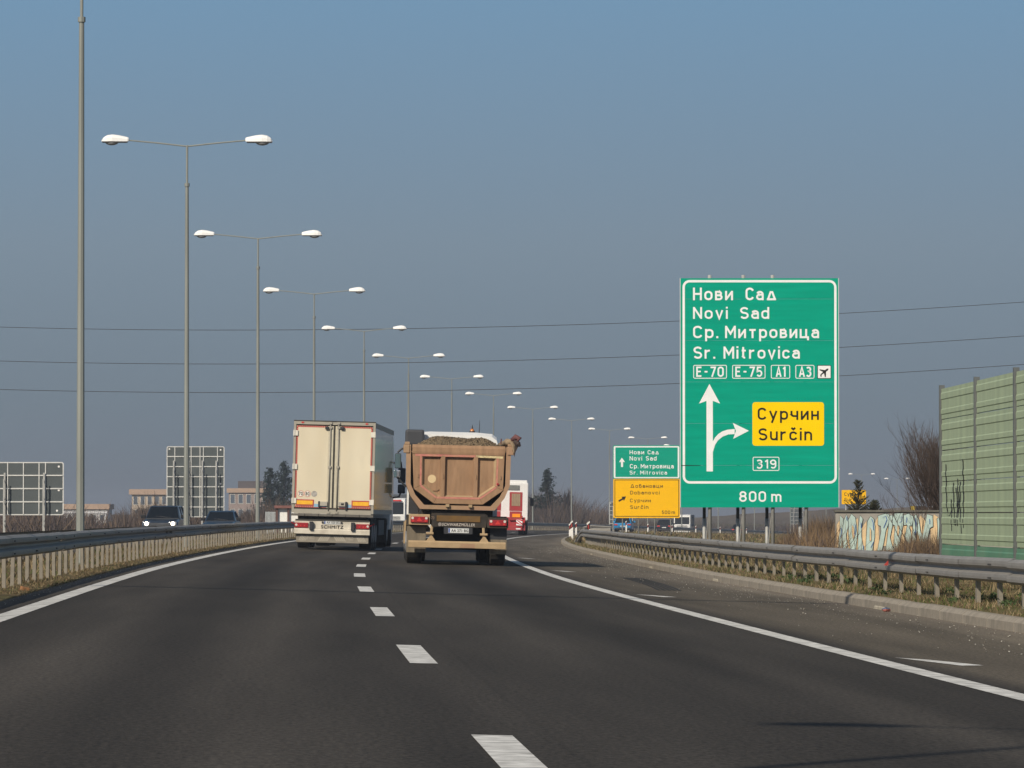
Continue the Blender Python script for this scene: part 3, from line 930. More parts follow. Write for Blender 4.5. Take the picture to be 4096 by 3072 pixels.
# ------------------------------------------------------------------ backs of the oncoming traffic's signs
def sign_back(label, xl, xr, ztop, zbot, Y, cols, rows, posts, yaw=0.0, group=None):
    xc = (xl + xr) / 2
    g = gz_xy(xc, Y)
    r = thing("sign_back", label, "road sign", (xc, Y, g), (0, 0, yaw))
    a, b, c, d = xl - xc, xr - xc, zbot - g, ztop - g
    MB().prism(rrect(a, b, c, d, 0.09, 3), 0.06, 0.1).build("panel", M_SIGN_BACK, r)
    MB().flatring(rrect(a - 0.01, b + 0.01, c - 0.01, d + 0.01, 0.1, 3), rrect(a + 0.04, b - 0.04, c + 0.04, d - 0.04, 0.06, 3), 0.05).build("rim", M_ALU, r, recalc=False)
    for i in range(1, rows):
        z = c + (d - c) * i / rows
        MB().box(a + 0.03, b - 0.03, 0.015, 0.058, z - 0.028, z + 0.028).build("crossbar", M_ALU, r)
    for x in cols:
        MB().box(a + x - 0.022, a + x + 0.022, 0.022, 0.059, c + 0.02, d - 0.02).build("upright", M_ALU, r)
    for x in posts:
        MB().box(a + x - 0.04, a + x + 0.04, -0.09, -0.03, -0.6, d - (d - c) * 0.2).build("post", M_POST, r)
        tr = MB().box(a + x - 0.03, a + x + 0.03, -0.42, -0.37, -0.6, d - (d - c) * 0.32)
        n = 7
        h = d - (d - c) * 0.32
        for k in range(n):
            z1, z2 = -0.3 + (h + 0.3) * k / n, -0.3 + (h + 0.3) * (k + 1) / n
            tr.tube([(a + x, -0.4, z1), (a + x, -0.06, z2)] if k % 2 == 0 else [(a + x, -0.06, z1), (a + x, -0.4, z2)], 0.012, 4)
        tr.build("lattice_brace", M_POST, r)
    wm = mat("bolt_patch_white", (0.8, 0.78, 0.76), 0.5, var=0.05)
    for x, z in ((b - 0.22, d - 0.2), (b - 0.22, c + (d - c) * 0.47), (b - 0.3, c + 0.2), (a + 0.15, d - 0.15)):
        MB().prism(disc(x, z, 0.05, 8), 0.045, 0.06).build("bolt_patch", wm, r)
    return r
sign_back("wide grey back of a road sign cut off by the photo's left edge", at_px(-190, 208), at_px(254, 208), H_CAM + (2060 - 1849) * 208 / FPX, H_CAM, 208,
          [0.62, 1.35, 2.55, 3.28, 4.0, 4.3], 4, [0.75, 2.42, 4.24])
sign_back("tall grey sign back beyond the oncoming cars, crossed by the second lamp pole", at_px(667, 268), at_px(897, 268), H_CAM + (2060 - 1786) * 268 / FPX, H_CAM - 0.12, 268,
          [0.48, 1.45, 1.98, 2.18, 3.02], 7, [0.42, 1.32, 2.12, 2.95])
sign_back("far grey sign back half hidden by the amber and green sign", at_px(2438, 520), at_px(2530, 520), H_CAM + (2060 - 2008) * 520 / FPX, H_CAM - 1.0, 520,
          [0.75, 1.4, 2.0], 5, [0.4, 1.3, 2.2])
sign_back("distant grey sign back seen between the big sign's posts", at_px(3162, 800), at_px(3212, 800), H_CAM + (2060 - 2020) * 800 / FPX, H_CAM - 1.6, 800,
          [0.7, 1.5], 5, [0.5, 1.8])

# ------------------------------------------------------------------ noise barrier
def ramp_mat(name, stops, axis_scale):
    return None
M_BAR = mat("barrier_pale_green", (0.37, 0.445, 0.285), 0.6, var=0.12, scale=1.2, dirt=(0.24, 0.30, 0.21), damt=0.55, dscale=1.0, stretch=(1, 1.6, 0.22))
M_BAR_D = mat("barrier_dark_green", (0.10, 0.24, 0.15), 0.6, var=0.12, scale=1.2, dirt=(0.2, 0.26, 0.17), damt=0.3, dscale=1.5)
M_BAR_P = mat("barrier_post", (0.13, 0.14, 0.14), 0.5, metal=0.3, var=0.1)
def noise_barrier():
    a = Vector((at_px(3770, 85), 85.0, 0))
    b = Vector((at_px(4068, 74.75), 74.75, 0))
    d = (b - a).normalized()
    g = gz_xy(a.x, a.y) - 0.05
    r = thing("noise_barrier", "pale green ribbed noise barrier with a dark green foot on the right edge", "noise barrier", (a.x, a.y, g),
              (0, 0, math.atan2(-d.x, d.y) if False else -math.atan2(d.x, d.y)))
    # local y runs from the far end towards the camera, local x to its left (towards the road is +x after the turn)
    side = 1
    top = H_CAM + (2060 - 1545) * 85 / FPX - g
    L = 5.13
    rows = [0.0, 0.60] + [0.60 + (top - 0.64) * k / 5 for k in range(1, 6)]
    def panel(h, dark):
        prof = [(0, 0.004), (0.0, h * 0.14), (0.05, h * 0.17), (0.05, h * 0.30), (0, h * 0.33), (0, h * 0.62), (0.05, h * 0.65), (0.05, h * 0.82), (0, h * 0.86), (0, h - 0.012)]
        prof = [(p * 0.24 + 0.02, z) for p, z in prof]
        poly = prof + [(-0.05, h - 0.012), (-0.05, 0.004)]
        return MB().prism(poly, 0.075, L - 0.075).mesh("panel", M_BAR_D if dark else M_BAR)
    meshes = [panel(rows[i + 1] - rows[i], i == 0) for i in range(len(rows) - 1)]
    for bay in range(9):
        for i, me in enumerate(meshes):
            link("panel", me, r, (random.uniform(-0.006, 0.006), bay * L, rows[i] + random.uniform(-0.002, 0.002)), (0, random.uniform(-0.004, 0.004), 0))
    for k in range(10):
        MB().box(-0.04, 0.06, k * L - 0.05, k * L + 0.05, -0.5, top + 0.02).build("post", M_BAR_P, r)
    MB().box(-0.2, 0.2, -0.3, 9 * L, -0.5, -0.003).build("plinth", M_KERB, r)
    # black sprayed scribble on the first bay
    K = mat("spray_black", (0.02, 0.02, 0.025), 0.7, var=0.1)
    scale = 85 / FPX * 600 / 1991.0
    def S(zx, zy):
        return ((zx - 1575) / 465.0 * L, top - (zy + 680 + 0.17 * (zx - 1575)) * scale * (1 - 0.06 * (zx - 1575) / 465.0))
    strokes = [[(1640, 360), (1645, 600), (1650, 900), (1660, 990)], [(1650, 830), (1712, 825), (1722, 960), (1690, 1050), (1655, 1030)], [(1745, 610), (1748, 900), (1765, 1180)],
               [(1785, 680), (1800, 950), (1775, 1180)], [(1835, 600), (1830, 900), (1850, 1290)], [(1872, 310), (1880, 700), (1876, 1220)], [(1800, 560), (1815, 850), (1800, 1190)],
               [(1720, 960), (1718, 1250)]]
    for st in strokes:
        pts = [S(*p) for p in st]
        mb = MB()
        for (y1, z1), (y2, z2) in zip(pts, pts[1:]):
            n = max(2, int(abs(z2 - z1) / 0.05))
            for q in range(n):
                ya, za = y1 + (y2 - y1) * q / n, z1 + (z2 - z1) * q / n
                yb, zb = y1 + (y2 - y1) * (q + 1) / n, z1 + (z2 - z1) * (q + 1) / n
                w = 0.055
                # follow the ribs: sits 4 mm proud of the sheet at that height
                def dep(z):
                    for i in range(len(rows) - 1):
                        if rows[i] <= z <= rows[i + 1]:
                            h = rows[i + 1] - rows[i]
                            t = (z - rows[i]) / h
                            return lerp_table(t, [(0, 0.02), (0.14, 0.02), (0.17, 0.032), (0.30, 0.032), (0.33, 0.02), (0.62, 0.02), (0.65, 0.032), (0.82, 0.032), (0.86, 0.02), (1, 0.02)]) + 0.006
                    return 0.03
                mb.add([(dep(za), ya - w, za), (dep(za), ya + w, za), (dep(zb), yb + w, zb), (dep(zb), yb - w, zb)], [(0, 1, 2, 3)])
        mb.build("spray_line", K, r)
    return r
noise_barrier()

# ------------------------------------------------------------------ concrete wall with graffiti
M_CONC = mat("old_concrete", (0.33, 0.31, 0.275), 0.9, var=0.18, scale=3, dirt=(0.2, 0.185, 0.16), damt=0.5, dscale=1.5, spec=0.1, bump=0.2)
M_CONC_D = mat("mossy_coping", (0.13, 0.125, 0.105), 0.9, var=0.25, scale=5, spec=0.1)
def graffiti_wall():
    Y = 117.0
    x0 = at_px(3343, Y)
    g = gz_xy(x0, Y)
    r = thing("graffiti_wall", "low concrete wall with pale blue and cream graffiti lettering beside the noise barrier", "wall", (x0, Y, g))
    s = 600 / 1991.0 * Y / FPX
    ztop = H_CAM + (2060 - (1750 + 992 * 0.3014)) * Y / FPX - g
    X = lambda zx: (zx - 140) * s
    Z = lambda zy: ztop - (zy - 992) * s
    Q = lambda pts: [(X(a), Z(b)) for a, b in pts]
    MB().box(0, 4.6, 0, 0.35, -0.6, ztop).build("wall_body", M_CONC, r, bevel=0.01)
    MB().box(-0.03, 4.63, -0.05, 0.4, ztop + 0.001, ztop + 0.055).build("coping", M_CONC_D, r, bevel=0.01)
    A = mat("spray_aqua", (0.45, 0.58, 0.53), 0.8, var=0.12, scale=8, dirt=(0.33, 0.4, 0.36), damt=0.5, dscale=3)
    C = mat("spray_cream", (0.72, 0.52, 0.29), 0.8, var=0.12, scale=8, dirt=(0.5, 0.4, 0.27), damt=0.5, dscale=3)
    B = mat("spray_blue", (0.05, 0.12, 0.36), 0.7, var=0.1)
    K = MATS["spray_black"]
    cream = [[(150, 1155), (195, 1095), (215, 1520), (148, 1520)], [(290, 1180), (330, 1160), (330, 1500), (285, 1500)], [(400, 1095), (430, 1068), (445, 1500), (400, 1500)],
             [(480, 1215), (520, 1140), (545, 1105), (565, 1500), (485, 1500)], [(655, 1140), (697, 1050), (720, 1500), (640, 1500)], [(735, 1160), (1165, 1160), (1165, 1440), (735, 1440)],
             [(1190, 1180), (1240, 1080), (1265, 1030), (1335, 1120), (1340, 1440), (1185, 1440)], [(1395, 1180), (1440, 1020), (1560, 1105), (1566, 1440), (1395, 1440)]]
    aqua = [[(195, 1035), (237, 1080), (235, 1180), (215, 1300), (290, 1500), (165, 1500), (195, 1200)],
            [(280, 1025), (303, 1090), (300, 1180), (272, 1300), (310, 1500), (230, 1500), (226, 1270), (245, 1100)],
            [(345, 1015), (395, 1060), (410, 1170), (420, 1300), (402, 1500), (330, 1500), (310, 1300), (308, 1090)],
            [(460, 1035), (495, 1080), (480, 1180), (475, 1310), (505, 1500), (430, 1500), (440, 1180)],
            [(600, 1045), (640, 1080), (655, 1180), (650, 1330), (620, 1500), (535, 1500), (548, 1250), (560, 1110)],
            [(700, 1040), (800, 1010), (845, 1025), (840, 1130), (800, 1230), (770, 1400), (745, 1500), (690, 1500), (740, 1250), (735, 1175), (698, 1160)],
            [(850, 1040), (888, 1030), (885, 1180), (855, 1330), (900, 1500), (800, 1500), (838, 1200)],
            [(895, 1010), (1030, 1005), (1030, 1150), (1000, 1300), (965, 1500), (900, 1500), (925, 1170), (892, 1150)],
            [(1040, 1035), (1100, 1010), (1165, 1050), (1150, 1165), (1110, 1170), (1135, 1300), (1142, 1420), (1080, 1430), (1052, 1320), (1088, 1160), (1040, 1160)],
            [(1168, 1060), (1200, 1020), (1235, 1080), (1262, 1260), (1290, 1300), (1350, 1020), (1420, 1040), (1425, 1180), (1385, 1200), (1335, 1400), (1262, 1420), (1212, 1200), (1192, 1440), (1148, 1440)],
            [(1482, 1080), (1500, 1060), (1512, 1120), (1502, 1300), (1532, 1420), (1480, 1420), (1492, 1200)]]
    holes = [[(350, 1160), (372, 1190), (385, 1310), (365, 1350), (350, 1260)], [(588, 1190), (604, 1230), (606, 1370), (586, 1370)], [(955, 1170), (980, 1170), (970, 1300), (950, 1300)]]
    def grow(poly, d):
        cx = sum(p[0] for p in poly) / len(poly)
        out = []
        n = len(poly)
        area = sum(poly[i][0] * poly[(i + 1) % n][1] - poly[(i + 1) % n][0] * poly[i][1] for i in range(n))
        sg = 1 if area > 0 else -1
        for i in range(n):
            a, b, c = Vector(poly[i - 1]), Vector(poly[i]), Vector(poly[(i + 1) % n])
            n1 = Vector(((b - a).y, -(b - a).x)).normalized() * sg
            n2 = Vector(((c - b).y, -(c - b).x)).normalized() * sg
            m = (n1 + n2)
            m = m.normalized() if m.length > 0.3 else n1
            out.append((b.x + m.x * d, b.y + m.y * d))
        return out
    for i, p in enumerate(cream):
        MB().flat(Q(grow(p, 3)), -0.003 - 0.0006 * i).build("paint_outline", K, r, recalc=False)
        MB().flat(Q(p), -0.008 - 0.0006 * i).build("cream_patch", C, r, recalc=False)
    for i, p in enumerate(aqua):
        MB().flat(Q(grow(p, 7)), -0.015 - 0.002 * i).build("paint_outline", K, r, recalc=False)
        MB().flat(Q(p), -0.016 - 0.002 * i).build("graffiti_letter", A, r, recalc=False)
    for p in holes:
        MB().flat(Q(grow(p, 4)), -0.042).build("paint_outline", K, r, recalc=False)
        MB().flat(Q(p), -0.043).build("cream_patch", C, r, recalc=False)
    for st in ([(205, 1190), (215, 1260), (195, 1320)], [(280, 1050), (285, 1100)], [(390, 1150), (400, 1230), (385, 1300)], [(470, 1130), (475, 1200)], [(612, 1080), (632, 1130), (636, 1230)],
               [(760, 1060), (800, 1040), (815, 1090), (770, 1200)], [(985, 1060), (1015, 1050), (1010, 1110), (980, 1130)], [(1080, 1060), (1075, 1130)], [(1195, 1070), (1200, 1150), (1185, 1300)],
               [(1085, 1390), (1115, 1405), (1130, 1380)], [(250, 1430), (290, 1440)], [(600, 1460), (640, 1380)], [(1380, 1080), (1385, 1150)], [(500, 1430), (505, 1490)]):
        mb = MB()
        for a, b in zip(st, st[1:]):
            mb.flat(Q([(a[0] - 4, a[1]), (a[0] + 4, a[1]), (b[0] + 4, b[1]), (b[0] - 4, b[1])]), -0.046)
        mb.build("blue_stroke", B, r, recalc=False)
graffiti_wall()

# ------------------------------------------------------------------ vehicle materials
M_TYRE = mat("tyre", (0.022, 0.021, 0.020), 0.85, var=0.3, scale=10, dirt=(0.10, 0.085, 0.065), damt=0.35, dscale=4, spec=0.2)
M_DARK = mat("dark_underbody", (0.025, 0.024, 0.023), 0.8, var=0.2, scale=6)
M_BLACKPL = mat("black_plastic", (0.035, 0.036, 0.04), 0.5, var=0.1)
M_GLASS = mat("vehicle_glass", (0.006, 0.009, 0.012), 0.05, var=0.05, spec=0.4)
M_CHROME = mat("chrome", (0.75, 0.76, 0.78), 0.15, metal=0.95, var=0.03)
M_MIRROR = mat("mirror_glass", (0.30, 0.42, 0.42), 0.08, metal=0.85, var=0.03)
M_RED = mat("lamp_red", (0.30, 0.02, 0.025), 0.3, var=0.1, spec=0.5)
M_RED_LIT = mat("lamp_red_bright", (0.55, 0.04, 0.035), 0.3, var=0.1, spec=0.5)
M_CLEAR = mat("lamp_clear", (0.6, 0.55, 0.5), 0.2, var=0.05, spec=0.5)
M_PLATE = mat("number_plate", (0.62, 0.63, 0.62), 0.5, var=0.05)
M_PLATE_B = mat("plate_blue", (0.03, 0.08, 0.3), 0.5)
M_WHITE_C = mat("truck_white", (0.74, 0.74, 0.72), 0.35, var=0.05, scale=2, coat=0.3)
M_RIM = mat("steel_rim", (0.32, 0.32, 0.32), 0.5, metal=0.4)

def wheel_part(parent, x0, x1, y, z, r, rim=True, tyre=None):
    w = MB().wheel(x0, x1, y, z, r, 24).build("wheel", tyre or M_TYRE, parent, smooth=False)
    if rim:
        xo, s = (x1, 1) if abs(x1) > abs(x0) else (x0, -1)
        MB().tube([(xo - 0.03 * s, y, z), (xo + 0.012 * s, y, z)], r * 0.55, 16).build("rim", M_RIM, w)
    return w

# ------------------------------------------------------------------ box trailer lorry
def trailer():
    Y = 143.0
    root = thing("trailer_truck", "cream box trailer truck with closed rear doors in the left lane", "truck",
                 (at_px(1326, Y), Y, H_CAM - (2196 - 2060) * Y / FPX), (0, math.radians(1.55), -0.0165))
    S = 360.4
    # picture offsets of the photo's rear view turned into metres: X across from the centre, Z up from the tyres
    def X(zx, zy): return (zx - (570 + 41 * (1540 - zy) / 1455.0)) / S
    def Z(zy): return (1540 - zy) / S
    Pz = lambda pts: [(X(a, b), Z(b)) for a, b in pts]
    cream = mat("trailer_cream", (0.68, 0.61, 0.46), 0.6, var=0.10, scale=2.2, dirt=(0.47, 0.39, 0.25), damt=0.5, dscale=1.1, stretch=(1.6, 1, 0.5))
    alu = mat("trailer_frame", (0.36, 0.335, 0.28), 0.55, metal=0.1, var=0.12, scale=4, dirt=(0.28, 0.25, 0.2), damt=0.4)
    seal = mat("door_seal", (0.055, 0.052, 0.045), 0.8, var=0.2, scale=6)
    hw = 1.30
    zt, zb = 4.04, 1.16
    # side walls: glossy ribbed sheet
    sidem = mat("trailer_side_gloss", (0.40, 0.43, 0.43), 0.05, metal=1.0, var=0.05, scale=1.5, spec=0.7)
    for s in (-1, 1):
        mb = MB()
        n = 45
        pts = []
        for i in range(n + 1):
            y = 0.14 + (13.5 - 0.14) * i / n
            pts += [(y, 0.0), (y + 0.24, 0.0), (y + 0.25, 0.0035), (y + 0.285, 0.0035)] if i < n else [(y, 0)]
        vs, fs = [], []
        for y, d in pts:
            vs += [(s * (hw - 0.012 + d), y, zb + 0.12), (s * (hw - 0.012 + d), y, zt - 0.16)]
        for i in range(len(pts) - 1):
            fs.append((2 * i, 2 * i + 2, 2 * i + 3, 2 * i + 1))
        mb.add(vs, fs).build("side_wall", sidem, root, recalc=False)
        MB().box(s * hw - 0.02 if s > 0 else -hw, hw if s > 0 else -hw + 0.02, 0.14, 13.55, zt - 0.16, zt).build("roof_rail", alu, root)
        MB().box(s * hw - 0.02 if s > 0 else -hw, hw if s > 0 else -hw + 0.02, 0.14, 13.55, zb - 0.02, zb + 0.12).build("floor_rail", alu, root)
    MB().box(-hw + 0.021, hw - 0.021, 0.14, 13.55, zt - 0.05, zt - 0.004).build("roof", alu, root)
    MB().box(-hw + 0.021, hw - 0.021, 0.14, 13.55, zb, zb + 0.1).build("floor", M_DARK, root)
    MB().box(-hw + 0.021, hw - 0.021, 13.45, 13.549, zb + 0.101, zt - 0.051).build("front_wall", alu, root)
    # rear frame
    fr = MB()
    fr.box(-hw, -hw + 0.075, -0.02, 0.139, zb - 0.02, zt).box(hw - 0.075, hw, -0.02, 0.139, zb - 0.02, zt)
    fr.box(-hw + 0.076, hw - 0.076, -0.02, 0.139, zt - 0.10, zt).box(-hw + 0.076, hw - 0.076, -0.03, 0.139, zb - 0.05, zb + 0.09)
    fr.build("rear_frame", alu, root)
    MB().box(-hw - 0.004, hw + 0.004, -0.03, 0.10, zt + 0.001, zt + 0.03).build("top_edge", seal, root)
    MB().box(-hw + 0.076, hw - 0.076, 0.03, 0.12, zb + 0.091, zt - 0.101).build("seal", seal, root)
    dz0, dz1 = 1.30, 3.90
    for s in (-1, 1):
        a, b = (-1.205, -0.03) if s < 0 else (0.03, 1.205)
        d = MB().box(a, b, 0.0, 0.029, dz0, dz1).build("door", cream, root, bevel=0.008)
        st = MB().box(*( (-0.20, -0.035) if s < 0 else (0.035, 0.20)), -0.005, -0.001, dz0 + 0.02, dz1 - 0.02)
        st.build("edge_strip", mat("door_strip", (0.52, 0.48, 0.37), 0.6, var=0.1), d)
        # locking rod with brackets and handle
        x = s * 0.13
        MB().tube([(x, -0.035, 1.13), (x, -0.035, 4.01)], 0.021, 8).build("lock_rod", mat("lock_rod_steel", (0.30, 0.28, 0.24), 0.5, metal=0.3), d, smooth=True)
        for z in (1.16, 2.60, 3.86, 4.0):
            MB().box(x - 0.045, x + 0.045, -0.06, -0.0055, z - 0.035, z + 0.035).build("rod_bracket", alu, d)
        MB().box(*( (-0.40, -0.17) if s < 0 else (0.17, 0.40)), -0.07, -0.01, 1.36, 1.50).build("handle_case", mat("handle_grey", (0.40, 0.37, 0.31), 0.6, var=0.1), d, bevel=0.01)
        MB().box(*( (-0.46, -0.405) if s < 0 else (0.405, 0.46)), -0.08, -0.01, 1.33 if s < 0 else 1.24, 1.51).build("handle_latch", M_BLACKPL, d, bevel=0.008)
        if s > 0:
            MB().box(0.27, 0.36, -0.075, -0.071, 1.40, 1.46).build("lock_window", M_DARK, d)
        MB().box(*( (-0.30, -0.19) if s < 0 else (0.19, 0.30)), -0.09, -0.006, 3.80, 3.89).build("door_stop", M_BLACKPL, d, bevel=0.01)
        # blue stripe, orange reflector board with red border
        MB().flat([(min(s * 0.2, s * 0.60), 1.32), (max(s * 0.2, s * 0.60), 1.32), (max(s * 0.2, s * 0.60), 1.42), (min(s * 0.2, s * 0.60), 1.42)], -0.004).build(
            "blue_stripe", mat("stripe_blue", (0.25, 0.42, 0.55), 0.5, var=0.1), d, recalc=False)
        cx = s * 0.89
        rb = MB().box(cx - 0.29, cx + 0.29, -0.012, -0.001, 1.36, 1.555).build("reflector_board", mat("board_red", (0.42, 0.06, 0.05), 0.5, var=0.1), d)
        MB().flat([(cx - 0.255, 1.395), (cx + 0.255, 1.395), (cx + 0.255, 1.52), (cx - 0.255, 1.52)], -0.016).build("amber_field", mat("board_amber", (0.80, 0.42, 0.03), 0.45, var=0.15, scale=7), rb, recalc=False)
        for z in (3.66, 2.59, 1.51):
            hx = s * 1.235
            h = MB().box(hx - 0.075, hx + 0.075, -0.045, -0.021, z - 0.085, z + 0.085).box(hx + s * 0.05 - 0.02, hx + s * 0.05 + 0.02, -0.07, -0.046, z - 0.09, z + 0.09)
            h.build("hinge", mat("hinge_white", (0.66, 0.63, 0.55), 0.5, var=0.08), d)
        # red and white contour tape
        tp = MB()
        xo = s * 1.185
        z = dz0 + 0.3
        while z < dz1 - 0.05:
            tp.flat([(xo - 0.024, z), (xo + 0.024, z), (xo + 0.024, z + 0.05), (xo - 0.024, z + 0.05)], -0.003)
            z += 0.058
        for zz in (dz0 + 0.025, dz1 - 0.025):
            x = 0.24
            while x < 1.2:
                if zz > 2 or x < 1.2:
                    xx = s * x
                    tp.flat([(xx - 0.025, zz - 0.024), (xx + 0.025, zz - 0.024), (xx + 0.025, zz + 0.024), (xx - 0.025, zz + 0.024)], -0.003)
                x += 0.058
        tag(tp.build("contour_tape", mat("tape_red", (0.42, 0.07, 0.06), 0.5, var=0.15), d, recalc=False), kind="stuff")
        MB().box(s * 1.02 - 0.04, s * 1.02 + 0.04, -0.035, -0.0205, zt - 0.06, zt - 0.02).build("marker_lamp", M_RED_LIT, root)
        if s < 0:
            for cx_, t in ((-1.02, "70"), (-0.81, "80"), (-0.595, None)):
                zc = 1.735
                if t:
                    st = MB().flat(disc(cx_, zc, 0.10), -0.004).build("speed_sticker", mat("sticker_red", (0.5, 0.12, 0.1), 0.5), d, recalc=False)
                    MB().flat(disc(cx_, zc, 0.086), -0.005).build("sticker_face", mat("sticker_white", (0.74, 0.70, 0.62), 0.5), st, recalc=False)
                    word(st, t, cx_ - 0.062, cx_ + 0.062, zc - 0.052, 0.105, -0.007, M_SIGN_K)
                else:
                    MB().flat(disc(cx_, zc, 0.095), -0.004).build("worn_sticker", mat("sticker_grey", (0.36, 0.34, 0.31), 0.6, var=0.4, scale=14), d, recalc=False)
    # rubber buffers under the sill, dark cross member, bumper with lamps
    for i in range(6):
        a = -1.31 + 2.62 * i / 6
        MB().box(a + 0.006, a + 2.62 / 6 - 0.006, -0.07, 0.1, 1.03, 1.105).build("rubber_buffer", mat("buffer_grey", (0.13, 0.12, 0.105), 0.8, var=0.2), root, bevel=0.008)
    MB().box(-1.1, 1.1, 0.25, 0.5, 0.75, 1.05).build("cross_member", M_DARK, root)
    MB().box(-0.55, 0.55, 0.51, 12.0, 0.85, 1.04).build("chassis", M_DARK, root)
    white = mat("bumper_white", (0.64, 0.59, 0.49), 0.6, var=0.12, scale=4, dirt=(0.30, 0.26, 0.2), damt=0.55, dscale=3)
    bp = MB().box(-1.19, 1.19, 0.02, 0.08, 0.64, 0.90).build("lamp_panel", white, root)
    MB().prism([(-0.03, 0.47), (0.06, 0.45), (0.12, 0.46), (0.12, 0.63), (-0.02, 0.635), (-0.04, 0.6)], -1.20, 1.20, axis='x').build("bumper_beam", white, root)
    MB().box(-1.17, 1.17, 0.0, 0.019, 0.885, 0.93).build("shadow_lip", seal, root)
    for s in (-1, 1):
        lb = MB().box(s * 0.975 - 0.215, s * 0.975 + 0.215, -0.03, 0.019, 0.66, 0.815).build("tail_lamp", M_RED, bp, bevel=0.01)
        for dx, mm in ((0.16, M_CLEAR), (-0.10, M_RED_LIT), (0.02, M_RED_LIT), (0.10, M_RED_LIT)):
            cx = s * 0.975 + dx * (1 if s > 0 else -1)
            MB().prism(disc(cx, 0.745 if mm is M_CLEAR else 0.72, 0.038 if mm is M_CLEAR else 0.026, 12), -0.036, -0.031).build("lens", mm, lb)
        MB().box(s * 0.66 - 0.055, s * 0.66 + 0.055, -0.13, 0.019, 0.60, 0.86).build("rubber_bumper", M_BLACKPL, bp, bevel=0.01)
        MB().tube([(s * 1.19, 0.3, 0.75), (s * 1.33, 0.28, 0.83)], 0.02, 6).build("side_marker", M_RED, root)
        MB().prism(disc(s * 0.30, 0.835, 0.035, 10), -0.01, 0.019).build("plate_lamp", M_BLACKPL, bp)
    pl = MB().box(-0.255, 0.255, 0.004, 0.018, 0.785, 0.905).build("number_plate", M_PLATE, bp)
    MB().flat([(-0.25, 0.79), (-0.215, 0.79), (-0.215, 0.90), (-0.25, 0.90)], 0.001).build("blue_band", M_PLATE_B, pl, recalc=False)
    word(pl, "AX 020 BG", -0.17, 0.235, 0.81, 0.07, 0.0, M_SIGN_K, 0.01)
    word(bp, "SCHMITZ", -0.345, 0.36, 0.652, 0.095, 0.016, M_SIGN_K, 0.03)
    fl = MB().box(-1.14, 1.16, 0.10, 0.12, 0.20, 0.455).build("spray_flap", mat("flap_grey", (0.24, 0.215, 0.175), 0.8, var=0.15, scale=4), root)
    wm = mat("flap_print", (0.46, 0.42, 0.34), 0.8, var=0.2)
    for s in (-1, 1):
        for i in range(5):
            x = s * (0.04 + 0.065 * i)
            MB().flat([(x, 0.42), (x + 0.03, 0.42), (x + 0.03 + s * 0.06, 0.25), (x + s * 0.06, 0.25)] if False else
                      [(x, 0.24), (x + s * 0.03, 0.24), (x + s * 0.17, 0.43), (x + s * 0.13, 0.43)] if False else
                      [(x, 0.42), (x + s * 0.035, 0.42), (x + s * 0.15, 0.25), (x + s * 0.115, 0.25)], 0.096).build("chevron", wm, fl, recalc=False)
            x = s * (0.86 + 0.05 * i)
            MB().flat([(x, 0.25), (x + 0.02, 0.25), (x + 0.02 - s * 0.09, 0.42), (x - s * 0.09, 0.42)], 0.096).build("chevron", wm, fl, recalc=False)
        word(fl, "EVRO", s * 0.62 - 0.17, s * 0.62 + 0.06, 0.29, 0.10, 0.096, wm)
    # axles: six super-single wheels
    for y in (1.75, 3.06, 4.37):
        for s in (-1, 1):
            wheel_part(root, *((-1.19, -0.80) if s < 0 else (0.80, 1.19)), y, 0.5, 0.5)
        MB().tube([(-0.8, y, 0.5), (0.8, y, 0.5)], 0.07, 8).build("axle", M_DARK, root)
    for s in (-1, 1):
        MB().box(s * 1.22 - 0.02, s * 1.22 + 0.02, 5.2, 9.2, 0.45, 0.95).build("side_guard", mat("guard_dark", (0.06, 0.06, 0.06), 0.7), root)
        MB().box(s * 1.0 - 0.19, s * 1.0 + 0.19, 1.1, 5.1, 1.03, 1.05).build("mudguard", M_BLACKPL, root)
    # tractor unit in front
    cab = MB().prism([(14.05, 0.6), (16.3, 0.6), (16.35, 1.6), (16.1, 3.3), (15.6, 3.7), (14.05, 3.75)], -1.22, 1.22, axis='x').build("tractor_cab", M_WHITE_C, root, bevel=0.04)
    for y in (11.9, 15.3):
        for s in (-1, 1):
            wheel_part(root, *((-1.22, -0.72) if s < 0 else (0.72, 1.22)), y, 0.5, 0.5)
    for s in (-1, 1):
        mbm = MB().box(s * 1.52 - 0.13, s * 1.52 + 0.13, 15.75, 15.95, 2.25, 2.78).build("mirror_housing", M_BLACKPL, cab, bevel=0.04)
        MB().box(s * 1.52 - 0.13, s * 1.52 + 0.13, 15.75, 15.95, 1.88, 2.2).build("mirror_housing", M_BLACKPL, cab, bevel=0.04)
        MB().tube([(s * 1.2, 15.9, 2.95), (s * 1.48, 15.9, 2.98), (s * 1.52, 15.9, 2.7)], 0.035, 6).build("mirror_arm", M_BLACKPL, cab)
        MB().tube([(s * 1.2, 15.9, 1.72), (s * 1.44, 15.9, 1.76), (s * 1.5, 15.9, 1.95)], 0.035, 6).build("mirror_arm", M_BLACKPL, cab)
    MB().box(-0.45, 0.45, 10.8, 16.0, 0.5, 0.84).build("tractor_chassis", M_DARK, root)
trailer()

